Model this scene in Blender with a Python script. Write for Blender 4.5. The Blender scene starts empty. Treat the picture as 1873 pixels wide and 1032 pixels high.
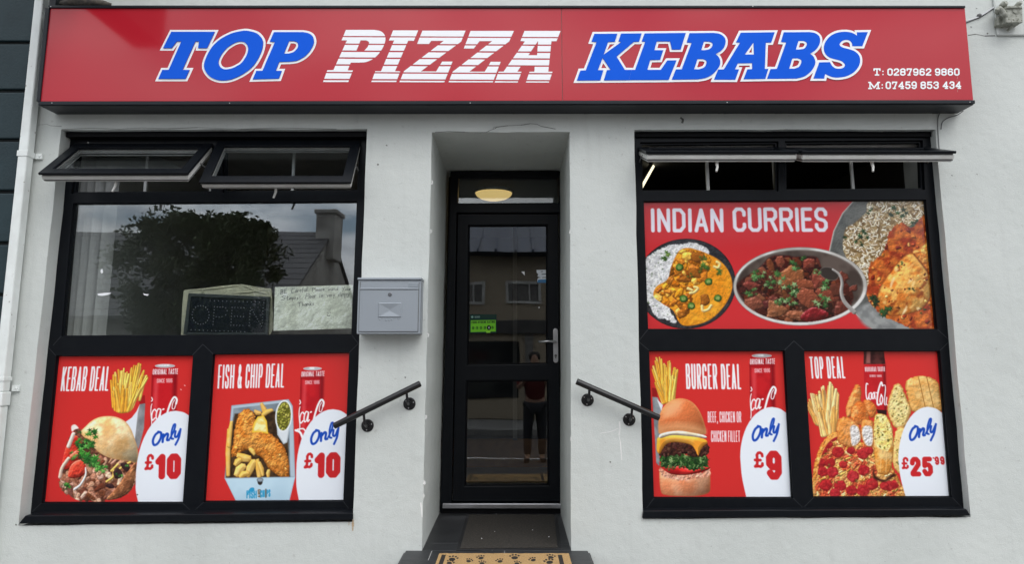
import bpy, bmesh, math, random
import numpy as np
from mathutils import Vector
from mathutils.geometry import tessellate_polygon
random.seed(7)
R = math.radians
scene = bpy.context.scene
COL = scene.collection

# ------------------------------------------------------------------ camera
CX, CY, CZ = 0.0, -5.0, 1.70
FPX, PITCH, YAW, SHY = 1350.0, R(9.368), R(0.167), -97.6      # pixels of a 1873 px wide frame
cam = bpy.data.cameras.new('camera'); cam_o = bpy.data.objects.new('camera', cam); COL.objects.link(cam_o)
cam.sensor_width = 36; cam.lens = 36*FPX/1873; cam.shift_y = SHY/1873
cam.clip_start = 0.05; cam.clip_end = 500
cam_o.location = (CX, CY, CZ); cam_o.rotation_euler = (R(90)+PITCH, 0, YAW)
scene.camera = cam_o

# ------------------------------------------------------------------ world and sun
SUN_EL, SUN_AZ = R(48), R(150)
world = bpy.data.worlds.new('World'); scene.world = world; world.use_nodes = True
wn, wl = world.node_tree.nodes, world.node_tree.links
wn.clear()
w_out = wn.new('ShaderNodeOutputWorld'); w_bg = wn.new('ShaderNodeBackground'); w_bg.inputs['Strength'].default_value = 0.15
sky = wn.new('ShaderNodeTexSky'); sky.sky_type = 'NISHITA'; sky.sun_disc = False
sky.sun_elevation = SUN_EL; sky.sun_rotation = SUN_AZ
tc = wn.new('ShaderNodeTexCoord'); mp = wn.new('ShaderNodeMapping'); mp.inputs['Scale'].default_value = (1.0, 1.0, 2.6)
mp.inputs['Location'].default_value = (3.1, 0.4, 0.0)
n1 = wn.new('ShaderNodeTexNoise'); n1.inputs['Scale'].default_value = 3.2; n1.inputs['Detail'].default_value = 9; n1.inputs['Roughness'].default_value = 0.56
r1 = wn.new('ShaderNodeValToRGB'); r1.color_ramp.elements[0].position = 0.33; r1.color_ramp.elements[1].position = 0.46
n2 = wn.new('ShaderNodeTexNoise'); n2.inputs['Scale'].default_value = 5.0; n2.inputs['Detail'].default_value = 7
r2 = wn.new('ShaderNodeValToRGB')
r2.color_ramp.elements[0].position = 0.32; r2.color_ramp.elements[0].color = (4.6, 5.0, 5.8, 1)
r2.color_ramp.elements[1].position = 0.66; r2.color_ramp.elements[1].color = (15.5, 15.6, 15.8, 1)
mx = wn.new('ShaderNodeMix'); mx.data_type = 'RGBA'
wl.new(tc.outputs['Generated'], mp.inputs['Vector']); wl.new(mp.outputs[0], n1.inputs['Vector']); wl.new(mp.outputs[0], n2.inputs['Vector'])
wl.new(n1.outputs['Fac'], r1.inputs['Fac']); wl.new(n2.outputs['Fac'], r2.inputs['Fac'])
def vmath(op, a, b):
    n = wn.new('ShaderNodeVectorMath'); n.operation = op; wl.new(a, n.inputs[0])
    if isinstance(b, tuple): n.inputs[1].default_value = b
    elif b is not None: wl.new(b, n.inputs[1])
    return n
def wrange(v, a, b, c, d):
    n = wn.new('ShaderNodeMapRange'); n.inputs[1].default_value = a; n.inputs[2].default_value = b; n.inputs[3].default_value = c; n.inputs[4].default_value = d
    n.interpolation_type = 'SMOOTHSTEP'; wl.new(v, n.inputs[0]); return n.outputs[0]
# a gap of blue between the clouds, low over the far roofs, and an overcast dome brighter overhead than at the horizon
gap_d = vmath('LENGTH', vmath('MULTIPLY', vmath('ADD', vmath('SUBTRACT', tc.outputs['Generated'], (-0.172, -0.905, 0.228)).outputs[0], vmath('SCALE', n2.outputs['Color'], None).outputs[0]).outputs[0], (1.7, 0.3, 5.5)).outputs[0], None).outputs['Value']
for n_ in wn:
    if n_.type == 'VECT_MATH' and n_.operation == 'SCALE': n_.inputs['Scale'].default_value = 0.10
cmask = wn.new('ShaderNodeMath'); cmask.operation = 'MULTIPLY'; wl.new(r1.outputs['Color'], cmask.inputs[0]); wl.new(wrange(gap_d, 0.05, 0.17, 0.0, 1.0), cmask.inputs[1])
sep = wn.new('ShaderNodeSeparateXYZ'); wl.new(tc.outputs['Generated'], sep.inputs[0])
cl_c = vmath('SCALE', r2.outputs['Color'], None); mz = wn.new('ShaderNodeMath'); mz.operation = 'MULTIPLY'; wl.new(wrange(sep.outputs['Z'], 0.0, 0.9, 0.66, 1.75), mz.inputs[0])
wl.new(wrange(gap_d, 0.12, 0.62, 2.1, 1.0), mz.inputs[1]); wl.new(mz.outputs[0], cl_c.inputs['Scale'])
wl.new(cmask.outputs[0], mx.inputs['Factor']); wl.new(sky.outputs['Color'], mx.inputs['A']); wl.new(cl_c.outputs[0], mx.inputs['B'])
wl.new(mx.outputs['Result'], w_bg.inputs['Color']); wl.new(w_bg.outputs[0], w_out.inputs['Surface'])
sun = bpy.data.lights.new('sun', 'SUN'); sun.energy = 0.9; sun.angle = R(30); sun.color = (1.0, 0.97, 0.92)
sun_o = bpy.data.objects.new('sun', sun); COL.objects.link(sun_o)
sun_o.rotation_euler = (R(90)-SUN_EL, 0, R(180)-SUN_AZ)
vs = scene.view_settings; vs.view_transform = 'Standard'; vs.look = 'None'; vs.exposure = -0.15; vs.gamma = 1.0
try: vs.use_curve_mapping = False
except Exception: pass
scene.render.engine = 'CYCLES'
scene.cycles.use_denoising = True
scene.cycles.max_bounces = 8; scene.cycles.transparent_max_bounces = 16

# ------------------------------------------------------------------ helpers
cp, sp_, cyw, syw = math.cos(PITCH), math.sin(PITCH), math.cos(YAW), math.sin(YAW)
def W(px, py, Y=0.0):
    """point of the plane y = Y that lies at photo position px, py (1873 x 1032)"""
    a = (px-936.5)/FPX; b = -(py-516-SHY)/FPX
    x1, y1, z1 = a, cp - b*sp_, sp_ + b*cp
    x, y, z = x1*cyw - y1*syw, x1*syw + y1*cyw, z1
    t = (Y-CY)/y
    return Vector((CX+x*t, Y, CZ+z*t))
def WZ(px, py, Z):
    """point of the level z = Z at photo position px, py"""
    p = W(px, py, 0.0); d = p - Vector((CX, CY, CZ)); t = (Z-CZ)/d.z
    return Vector((CX, CY, CZ)) + d*t
def WR(px, py, ym, yo):
    """point of the plane y = yo whose mirror image in the glass plane y = ym is seen at px, py"""
    p = W(px, py, 2*ym-yo); return Vector((p.x, yo, p.z))

def srgb(r, g, b):
    f = lambda c: (c/255/12.92) if c <= 10 else ((c/255+0.055)/1.055)**2.4
    return (f(r), f(g), f(b), 1.0)

def newmat(name):
    m = bpy.data.materials.new(name); m.use_nodes = True
    nt = m.node_tree; return m, nt, nt.nodes.get('Principled BSDF')
def mat(name, c, rough=0.5, c2=None, nscale=6.0, bump=0.0, bscale=80.0, metal=0.0, spec=0.5, coat=0.0, emit=None, estr=0.0, detail=6, spots=None):
    """procedural material: two colours mixed by noise, optional bump and dirt specks"""
    m, nt, b = newmat(name); N, L = nt.nodes, nt.links
    c = (*c[:3], 1); c2 = (*c2[:3], 1) if c2 else tuple(min(1, v*0.86) for v in c[:3])+(1,)
    t = N.new('ShaderNodeTexCoord')
    n = N.new('ShaderNodeTexNoise'); n.inputs['Scale'].default_value = nscale; n.inputs['Detail'].default_value = detail
    r = N.new('ShaderNodeMapRange'); r.inputs['From Min'].default_value = 0.35; r.inputs['From Max'].default_value = 0.68
    x = N.new('ShaderNodeMix'); x.data_type = 'RGBA'; x.inputs['A'].default_value = c; x.inputs['B'].default_value = c2
    L.new(t.outputs['Object'], n.inputs['Vector']); L.new(n.outputs['Fac'], r.inputs['Value']); L.new(r.outputs[0], x.inputs['Factor'])
    out = x.outputs['Result']
    if spots:
        sc, thr, col = spots
        sn = N.new('ShaderNodeTexNoise'); sn.inputs['Scale'].default_value = sc; sn.inputs['Detail'].default_value = 3
        sr = N.new('ShaderNodeMapRange'); sr.inputs['From Min'].default_value = thr; sr.inputs['From Max'].default_value = thr+0.05
        sx = N.new('ShaderNodeMix'); sx.data_type = 'RGBA'; sx.inputs['B'].default_value = (*col[:3], 1)
        L.new(t.outputs['Object'], sn.inputs['Vector']); L.new(sn.outputs['Fac'], sr.inputs['Value']); L.new(sr.outputs[0], sx.inputs['Factor'])
        L.new(out, sx.inputs['A']); out = sx.outputs['Result']
    L.new(out, b.inputs['Base Color'])
    b.inputs['Roughness'].default_value = rough; b.inputs['Metallic'].default_value = metal
    b.inputs['Specular IOR Level'].default_value = spec; b.inputs['Coat Weight'].default_value = coat; b.inputs['Coat Roughness'].default_value = 0.03
    if bump:
        bn = N.new('ShaderNodeTexNoise'); bn.inputs['Scale'].default_value = bscale; bn.inputs['Detail'].default_value = 5
        bb = N.new('ShaderNodeBump'); bb.inputs['Strength'].default_value = bump; bb.inputs['Distance'].default_value = 0.01
        L.new(t.outputs['Object'], bn.inputs['Vector']); L.new(bn.outputs['Fac'], bb.inputs['Height']); L.new(bb.outputs[0], b.inputs['Normal'])
    if emit:
        b.inputs['Emission Color'].default_value = (*emit[:3], 1); b.inputs['Emission Strength'].default_value = estr
    return m
def glass_mat(name, ior=2.2, tint=(0.8, 0.83, 0.82), wob=0.02, wscale=1.4):
    m, nt, b = newmat(name); N, L = nt.nodes, nt.links; N.remove(b)
    out = N.get('Material Output')
    tr = N.new('ShaderNodeBsdfTransparent'); tr.inputs['Color'].default_value = (*tint, 1)
    gl = N.new('ShaderNodeBsdfGlossy'); gl.inputs['Roughness'].default_value = 0.0; gl.inputs['Color'].default_value = (0.95, 0.98, 1, 1)
    fr = N.new('ShaderNodeFresnel'); ge = N.new('ShaderNodeNewGeometry'); mi_ = N.new('ShaderNodeMapRange')      # thin sheet: the same reflectance from both sides
    mi_.inputs[3].default_value = ior; mi_.inputs[4].default_value = 1/ior; L.new(ge.outputs['Backfacing'], mi_.inputs[0]); L.new(mi_.outputs[0], fr.inputs['IOR'])
    mxs = N.new('ShaderNodeMixShader')
    t = N.new('ShaderNodeTexCoord'); n = N.new('ShaderNodeTexNoise'); n.inputs['Scale'].default_value = wscale; n.inputs['Detail'].default_value = 1
    bp = N.new('ShaderNodeBump'); bp.inputs['Strength'].default_value = wob; bp.inputs['Distance'].default_value = 0.1
    L.new(t.outputs['Object'], n.inputs['Vector']); L.new(n.outputs['Fac'], bp.inputs['Height'])
    L.new(bp.outputs[0], gl.inputs['Normal'])
    L.new(fr.outputs[0], mxs.inputs['Fac']); L.new(tr.outputs[0], mxs.inputs[1]); L.new(gl.outputs[0], mxs.inputs[2]); L.new(mxs.outputs[0], out.inputs['Surface'])
    return m

class MB:
    """collects faces and links them as ONE mesh object"""
    def __init__(s): s.v = []; s.f = []; s.mi = []; s.m = 0
    def add(s, vs, fs):
        o = len(s.v); s.v += [tuple(v) for v in vs]
        for f in fs: s.f.append([o+i for i in f]); s.mi.append(s.m)
        return s
    def quad(s, a, b, c, d): return s.add([a, b, c, d], [(0, 1, 2, 3)])
    def prism(s, q, off):
        q = [Vector(p) for p in q]; off = Vector(off); n = len(q)
        vs = q + [p+off for p in q]
        fs = [tuple(range(n)), tuple(range(2*n-1, n-1, -1))] + [((i+1) % n, i, n+i, n+(i+1) % n) for i in range(n)]
        return s.add(vs, fs)
    def box(s, x0, x1, y0, y1, z0, z1):
        return s.prism([(x0, y0, z0), (x1, y0, z0), (x1, y0, z1), (x0, y0, z1)], (0, y1-y0, 0))
    def poly(s, outer, holes, y0, y1=None, dirv=None):
        """flat outline with holes (3-D points of a plane), given thickness along +y"""
        loops = [[Vector(p) for p in outer]] + [[Vector(p) for p in h] for h in holes]
        flat = [p for l in loops for p in l]
        tri = tessellate_polygon(loops)
        d = Vector(dirv) if dirv else (Vector((0, y1-y0, 0)) if y1 is not None else None)
        s.add(flat, [t if (flat[t[1]]-flat[t[0]]).cross(flat[t[2]]-flat[t[0]]).y < 0 else (t[0], t[2], t[1]) for t in tri])
        if d is not None:
            s.add([p+d for p in flat], [t if (flat[t[1]]-flat[t[0]]).cross(flat[t[2]]-flat[t[0]]).y > 0 else (t[0], t[2], t[1]) for t in tri])
            for l in loops:
                n = len(l); s.add(l+[p+d for p in l], [(i, (i+1) % n, n+(i+1) % n, n+i) for i in range(n)])
        return s
    def tube(s, pts, r, seg=12, cap=True):
        pts = [Vector(p) for p in pts]; rs = r if isinstance(r, (list, tuple)) else [r]*len(pts)
        rings = []; up = None
        for i, p in enumerate(pts):
            t = (pts[min(i+1, len(pts)-1)]-pts[max(i-1, 0)]).normalized()
            if up is None: up = Vector((0, 0, 1)) if abs(t.z) < 0.9 else Vector((1, 0, 0))
            a = t.cross(up).normalized(); b = a.cross(t).normalized(); up = b
            rings.append([p+(a*math.cos(k*2*math.pi/seg)+b*math.sin(k*2*math.pi/seg))*rs[i] for k in range(seg)])
        vs = [v for r_ in rings for v in r_]; fs = []
        for i in range(len(pts)-1):
            for k in range(seg): fs.append((i*seg+k, i*seg+(k+1) % seg, (i+1)*seg+(k+1) % seg, (i+1)*seg+k))
        if cap: fs += [tuple(range(seg-1, -1, -1)), tuple((len(pts)-1)*seg+k for k in range(seg))]
        return s.add(vs, fs)
    def disc(s, c, n, prof, seg=20):
        """lathe of (radius, height) pairs about axis n at c"""
        c = Vector(c); n = Vector(n).normalized(); a = n.orthogonal().normalized(); b = n.cross(a)
        vs = []; fs = []
        for r_, h in prof: vs += [c+n*h+(a*math.cos(k*2*math.pi/seg)+b*math.sin(k*2*math.pi/seg))*r_ for k in range(seg)]
        for i in range(len(prof)-1):
            for k in range(seg): fs.append((i*seg+k, i*seg+(k+1) % seg, (i+1)*seg+(k+1) % seg, (i+1)*seg+k))
        fs += [tuple(range(seg-1, -1, -1)), tuple((len(prof)-1)*seg+k for k in range(seg))]
        return s.add(vs, fs)
    def build(s, name, mats, parent=None, smooth=False, bevel=0.0, bseg=2, recalc=True):
        me = bpy.data.meshes.new(name); me.from_pydata(s.v, [], s.f); me.update()
        for m in (mats if isinstance(mats, (list, tuple)) else [mats]): me.materials.append(m)
        me.polygons.foreach_set('material_index', s.mi)
        if recalc:
            bm = bmesh.new(); bm.from_mesh(me); bmesh.ops.remove_doubles(bm, verts=bm.verts, dist=1e-6); bmesh.ops.recalc_face_normals(bm, faces=bm.faces); bm.to_mesh(me); bm.free()
        if smooth: me.polygons.foreach_set('use_smooth', [True]*len(me.polygons))
        o = bpy.data.objects.new(name, me); COL.objects.link(o)
        if parent: attach(o, parent)
        if bevel:
            b = o.modifiers.new('bevel', 'BEVEL'); b.width = bevel; b.segments = bseg; b.limit_method = 'ANGLE'; b.angle_limit = R(35)
        return o
def attach(o, parent):
    o.parent = parent; m = parent
    loc = Vector((0, 0, 0))
    while m: loc += m.location; m = m.parent
    o.location = o.location - loc      # parents are unrotated empties or meshes
def tag(o, label=None, cat=None, group=None, kind=None):
    for k, v in (('label', label), ('category', cat), ('group', group), ('kind', kind)):
        if v: o[k] = v
    return o
def empty(name, loc, label=None, cat=None, group=None):
    o = bpy.data.objects.new(name, None); o.empty_display_size = 0.1; COL.objects.link(o); o.location = loc
    return tag(o, label, cat, group)
def crop(ox, oy, k):
    """photo position of a point read in an enlarged crop"""
    return lambda x, y: (ox+x/k, oy+y/k)

# ------------------------------------------------------------------ materials
M = {}
def wall_material():
    m, nt, b = newmat('painted_render'); N, L = nt.nodes, nt.links
    t = N.new('ShaderNodeTexCoord')
    def noise(sc, det, vec=None, rough=0.5):
        n = N.new('ShaderNodeTexNoise'); n.inputs['Scale'].default_value = sc; n.inputs['Detail'].default_value = det; n.inputs['Roughness'].default_value = rough
        L.new(vec or t.outputs['Object'], n.inputs['Vector']); return n.outputs['Fac']
    def rng(v, a, b_, c=0.0, d=1.0):
        r = N.new('ShaderNodeMapRange'); r.inputs[1].default_value = a; r.inputs[2].default_value = b_; r.inputs[3].default_value = c; r.inputs[4].default_value = d
        L.new(v, r.inputs[0]); return r.outputs[0]
    def mix(f, a, col):
        x = N.new('ShaderNodeMix'); x.data_type = 'RGBA'; L.new(f, x.inputs['Factor'])
        if isinstance(a, tuple): x.inputs['A'].default_value = a
        else: L.new(a, x.inputs['A'])
        x.inputs['B'].default_value = col; return x.outputs['Result']
    c = mix(rng(noise(1.3, 5), 0.35, 0.7), (0.606, 0.632, 0.606, 1), (0.545, 0.572, 0.548, 1))
    mpn = N.new('ShaderNodeMapping'); mpn.inputs['Scale'].default_value = (7, 7, 0.7); L.new(t.outputs['Object'], mpn.inputs['Vector'])
    c = mix(rng(noise(1.6, 6, mpn.outputs[0]), 0.58, 0.9, 0, 0.35), c, (0.42, 0.43, 0.41, 1))
    c = mix(rng(noise(26, 4), 0.66, 0.74, 0, 0.45), c, (0.36, 0.36, 0.34, 1))
    c = mix(rng(noise(75, 3), 0.69, 0.75, 0, 0.6), c, (0.25, 0.25, 0.24, 1))
    L.new(c, b.inputs['Base Color']); b.inputs['Roughness'].default_value = 0.75; b.inputs['Specular IOR Level'].default_value = 0.25
    h = N.new('ShaderNodeMath'); h.operation = 'MULTIPLY_ADD'; h.inputs[1].default_value = 2.2
    L.new(noise(14, 5), h.inputs[0]); L.new(noise(130, 4, rough=0.65), h.inputs[2])
    bp = N.new('ShaderNodeBump'); bp.inputs['Strength'].default_value = 0.30; bp.inputs['Distance'].default_value = 0.008
    L.new(h.outputs[0], bp.inputs['Height']); L.new(bp.outputs[0], b.inputs['Normal'])
    return m
M['wall'] = wall_material()
M['crack'] = mat('wall_crack', (0.16, 0.16, 0.15), 0.9)
M['chip'] = mat('bare_plaster', (0.8, 0.8, 0.78), 0.9)
M['green'] = mat('dark_green_paint', (0.017, 0.036, 0.043), 0.55, (0.013, 0.028, 0.034), 5, 0.25, 60, spec=0.3)
M['groove'] = mat('groove_dark', (0.006, 0.010, 0.011), 0.9)  # darker than the green blocks, shows in their grooves
M['pipe'] = mat('white_pvc_pipe', (0.78, 0.82, 0.80), 0.45, (0.70, 0.73, 0.71), 9, 0.06, 40, spots=(28, 0.68, (0.3, 0.29, 0.26)))
M['black'] = mat('anthracite_upvc', (0.0050, 0.0062, 0.0085), 0.34, (0.0065, 0.0078, 0.010), 14, 0.05, 300, spec=0.14)
M['black2'] = mat('black_sealant_and_shade', (0.004, 0.004, 0.005), 0.6, spec=0.1)
M['white'] = mat('white_upvc', (0.60, 0.60, 0.58), 0.35, (0.5, 0.5, 0.47), 9)
M['gasket'] = mat('grey_gasket', (0.13, 0.13, 0.13), 0.6)
M['steel'] = mat('stay_steel', (0.45, 0.45, 0.44), 0.35, metal=0.8)
M['signred'] = mat('sign_red_acrylic', (0.46, 0.017, 0.030), 0.10, (0.43, 0.015, 0.027), 0.8, bump=0.10, bscale=1.3, spec=0.46)
M['signwhite'] = mat('sign_white_vinyl', (0.86, 0.87, 0.89), 0.3, (0.84, 0.85, 0.88), 2)
M['signblue'] = mat('sign_blue_vinyl', (0.012, 0.112, 0.70), 0.4, (0.011, 0.105, 0.67), 2, spec=0.03)
M['signtrim'] = mat('sign_black_trim', (0.008, 0.011, 0.015), 0.38, (0.012, 0.015, 0.020), 8, spec=0.25, spots=(30, 0.72, (0.05, 0.05, 0.05)))
M['glass'] = glass_mat('window_glass', 1.95, (0.93, 0.95, 0.94), wob=0.006)
M['doorglass'] = glass_mat('door_glass', 1.66, (0.88, 0.90, 0.89), wob=0.008, wscale=2.2)
M['ventglass'] = glass_mat('vent_glass', 1.5, (0.8, 0.82, 0.83), wob=0.006)
M['mailbox'] = mat('mailbox_grey_metal', (0.300, 0.330, 0.362), 0.40, (0.288, 0.318, 0.350), 3, 0.03, 400, metal=0.25)
M['chrome'] = mat('brushed_steel', (0.58, 0.58, 0.60), 0.28, metal=0.9)
M['rail'] = mat('black_rail_paint', (0.007, 0.007, 0.008), 0.30, (0.011, 0.011, 0.012), 20, 0.03, 200)
M['tile'] = mat('slate_grey_tile', (0.024, 0.025, 0.027), 0.48, (0.014, 0.015, 0.017), 7, 0.08, 60, detail=8)
M['grout'] = mat('pale_grout', (0.30, 0.30, 0.29), 0.9)
M['rust'] = mat('rust_stain', (0.40, 0.27, 0.15), 0.9, (0.52, 0.44, 0.34), 60)
M['mat'] = mat('grey_mat_pile', (0.046, 0.037, 0.027), 0.95, (0.014, 0.013, 0.012), 70, 0.8, 420, detail=9, spots=(55, 0.66, (0.075, 0.066, 0.052)))
M['rubber'] = mat('black_rubber', (0.010, 0.010, 0.011), 0.6, bump=0.2, bscale=200)
M['coir'] = mat('coir_fibre', (0.62, 0.40, 0.17), 0.95, (0.42, 0.24, 0.09), 120, 1.0, 300)
M['coirdark'] = mat('coir_black_print', (0.018, 0.014, 0.011), 0.95, (0.03, 0.022, 0.016), 90, 1.0, 300)
M['inwall'] = mat('interior_plaster', (0.20, 0.195, 0.185), 0.8)
M['infloor'] = mat('interior_floor_tile', (0.22, 0.21, 0.20), 0.35)
M['wood'] = mat('interior_wood', (0.42, 0.19, 0.06), 0.5, (0.33, 0.14, 0.045), 10)
M['blind'] = mat('blind_fabric', (0.46, 0.46, 0.45), 0.8, (0.42, 0.42, 0.41), 20)
M['lamp'] = mat('lamp_opal', (0.8, 0.7, 0.5), 0.4, emit=(1.0, 0.70, 0.26), estr=0.85)
M['tube'] = mat('tube_opal', (0.8, 0.8, 0.7), 0.4, emit=(1.0, 0.90, 0.62), estr=1.7)
M['pave'] = mat('pavement_concrete', (0.24, 0.235, 0.225), 0.85, (0.19, 0.185, 0.18), 4, 0.3, 80)
M['road'] = mat('asphalt', (0.05, 0.05, 0.052), 0.85, (0.04, 0.04, 0.042), 20, 0.5, 200)
M['roadline'] = mat('road_paint', (0.7, 0.7, 0.68), 0.7)
M['cable'] = mat('grey_cable', (0.50, 0.51, 0.52), 0.5)
M['darkcable'] = mat('dark_cable', (0.08, 0.085, 0.09), 0.6)
M['oldplastic'] = mat('weathered_plastic', (0.34, 0.345, 0.30), 0.6, (0.20, 0.205, 0.17), 30, 0.4, 60, spots=(60, 0.62, (0.10, 0.10, 0.07)))
M['slate'] = mat('roof_slate', (0.075, 0.074, 0.080), 0.6, (0.050, 0.049, 0.055), 9)
M['pebble'] = mat('pebble_dash', (0.42, 0.35, 0.26), 0.9, (0.32, 0.27, 0.20), 40, 0.6, 120)
M['gable'] = mat('old_gable_render', (0.36, 0.35, 0.33), 0.9, (0.18, 0.17, 0.16), 2.2)
M['track'] = mat('grey_track', (0.62, 0.62, 0.61), 0.5)
M['leaf'] = mat('leaf_green', (0.075, 0.098, 0.040), 0.6, (0.050, 0.066, 0.026), 3)
M['joint'] = mat('sign_joint', (0.50, 0.20, 0.19), 0.5)
M['bark'] = mat('bark', (0.09, 0.07, 0.05), 0.9)

# ------------------------------------------------------------------ printed artwork, painted shape by shape into the colours of a fine mesh
rng = np.random.default_rng(11)
def _hash(i, j, s): 
    v = np.sin(i*127.1+j*311.7+s*74.7)*43758.5453
    return v-np.floor(v)
def vnoise(x, y, s):
    i, j = np.floor(x), np.floor(y); fx, fy = x-i, y-j
    fx = fx*fx*(3-2*fx); fy = fy*fy*(3-2*fy)
    a, b, c, d = _hash(i, j, s), _hash(i+1, j, s), _hash(i, j+1, s), _hash(i+1, j+1, s)
    return (a*(1-fx)+b*fx)*(1-fy)+(c*(1-fx)+d*fx)*fy
def fbm(x, y, sc, s=0, o=3):
    t = 0; a = 0.55; n = 0
    for k in range(o):
        t = t+a*vnoise(x/sc, y/sc, s+k*3.3); n += a; a *= 0.5; sc /= 2.1
    return t/n
def catmull(p, closed=True, k=5):
    p = [np.array(q, float) for q in p]; n = len(p); out = []
    for i in range(n if closed else n-1):
        p0 = p[(i-1) % n] if closed or i > 0 else 2*p[0]-p[1]
        p1 = p[i]; p2 = p[(i+1) % n]
        p3 = p[(i+2) % n] if closed or i+2 < n else 2*p[-1]-p[-2]
        for j in range(k):
            t = j/k
            out.append(0.5*(2*p1+(p2-p0)*t+(2*p0-5*p1+4*p2-p3)*t*t+(3*p1-p0-3*p2+p3)*t**3))
    if not closed: out.append(p[-1])
    return np.array(out)
def ell(cx, cy, rx, ry, n=28, rot=0, a0=0, a1=360, jit=0):
    o = []
    for k in range(n):
        a = R(a0+(a1-a0)*k/(n if a1-a0 >= 360 else n-1)); j = 1+jit*(random.random()*2-1)
        x, y = rx*math.cos(a)*j, ry*math.sin(a)*j; c, s = math.cos(R(rot)), math.sin(R(rot))
        o.append((cx+x*c-y*s, cy+x*s+y*c))
    return o
C8 = lambda c: np.array(c, float)/255
class Art:
    def __init__(s, quad, w, h, bg=None):
        s.w, s.h = w, h; s.C = np.zeros((h, w, 3)); s.A = np.zeros((h, w))
        if bg is not None: s.C[:] = C8(bg); s.A[:] = 1
        A = []; b = []
        for (x, y), (u, v) in zip(quad, ((0, 0), (w, 0), (w, h), (0, h))):
            A += [[x, y, 1, 0, 0, 0, -u*x, -u*y], [0, 0, 0, x, y, 1, -v*x, -v*y]]; b += [u, v]
        s.H = np.append(np.linalg.solve(np.array(A, float), np.array(b, float)), 1).reshape(3, 3)
        q = np.array(quad, float); s.k = w/((np.linalg.norm(q[1]-q[0])+np.linalg.norm(q[2]-q[3]))/2)
    def T(s, p):
        p = np.asarray(p, float); q = np.c_[p, np.ones(len(p))] @ s.H.T
        return q[:, :2]/q[:, 2:]
    def _box(s, p, m):
        x0, y0 = np.floor(p.min(0)-m).astype(int); x1, y1 = np.ceil(p.max(0)+m).astype(int)
        x0, y0, x1, y1 = max(x0, 0), max(y0, 0), min(x1, s.w), min(y1, s.h)
        if x1 <= x0+1 or y1 <= y0+1: return None
        Y, X = np.mgrid[y0:y1, x0:x1]; return x0, y0, x1, y1, X+0.5, Y+0.5
    def _put(s, bx, d, col, col2=None, sc=8, cm=0.5, cw=0.15, bump=0, bs=6, dome=0, dw=10, hl=0, feather=1.0, alpha=1.0, edge=None, seed=None, clip=None, lit=0.6, ball=None):
        x0, y0, x1, y1, X, Y = bx; sd = random.random()*50 if seed is None else seed
        a = np.clip(d/feather+0.5, 0, 1)*alpha
        if clip is not None: a = a*clip[y0:y1, x0:x1]
        c = np.broadcast_to(C8(col), X.shape+(3,)).copy()
        if col2 is not None:
            t = np.clip((fbm(X, Y, sc, sd)-cm+cw)/(2*cw), 0, 1)[..., None]; c = c*(1-t)+C8(col2)*t
        if bump or dome:
            h = bump*fbm(X, Y, bs, sd+9, 4)
            if dome: h = h+dome*np.sqrt(np.clip(d/dw, 0, 1))
            gy, gx = np.gradient(h); L = 1+lit*(0.5*gx+0.8*gy); c = c*np.clip(L, 0.3, 1.75)[..., None]
            if hl: c = c+np.clip((L-1.2)*hl, 0, 0.6)[..., None]
        if bump or dome: c = c*(1+min(.24, .05+.035*bump)*(fbm(X, Y, 2.4, sd+21, 2)-.5))[..., None]
        if ball is not None:
            (bx_, by_), (ux, uy) = s.T([ball[0], (ball[0][0]+ball[1], ball[0][1]+ball[2])]); qx = (X-bx_)/abs(ux-bx_); qy = (Y-by_)/abs(uy-by_)
            c = c*np.clip(1+ball[3]*(-0.55*qx-0.75*qy-0.35*(qx*qx+qy*qy)+.2), .3, 1.6)[..., None]
        if edge:
            t = np.clip(1-d/edge[1], 0, 1)[..., None]*(edge[2] if len(edge) > 2 else 1); c = c*(1-t)+C8(edge[0])*t
        s.C[y0:y1, x0:x1] = s.C[y0:y1, x0:x1]*(1-a[..., None])+c*a[..., None]
        s.A[y0:y1, x0:x1] = np.maximum(s.A[y0:y1, x0:x1], a)
    def sdf(s, p, X, Y):
        d = np.full(X.shape, 1e9); ins = np.zeros(X.shape, bool); n = len(p)
        for i in range(n):
            ax, ay = p[i]; bx, by = p[(i+1) % n]; ex, ey = bx-ax, by-ay
            t = np.clip(((X-ax)*ex+(Y-ay)*ey)/(ex*ex+ey*ey+1e-9), 0, 1)
            d = np.minimum(d, (X-ax-t*ex)**2+(Y-ay-t*ey)**2)
            if ay != by: ins ^= ((ay > Y) != (by > Y)) & (X < (bx-ax)*(Y-ay)/(by-ay)+ax)
        d = np.sqrt(d); return np.where(ins, d, -d)
    def blob(s, pts, col, smooth=True, rough=0, **k):
        p = s.T(pts)
        if smooth: p = catmull(p)
        bx = s._box(p, 3)
        if bx is None: return
        d = s.sdf(p, bx[4], bx[5])
        if rough: d = d+rough*(fbm(bx[4], bx[5], 5, random.random()*9)-0.5)*2
        s._put(bx, d, col, **k)
    def mask(s, pts, smooth=True):
        p = s.T(pts); p = catmull(p) if smooth else p
        Y, X = np.mgrid[0:s.h, 0:s.w]; return np.clip(s.sdf(p, X+0.5, Y+0.5)+0.5, 0, 1)
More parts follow.
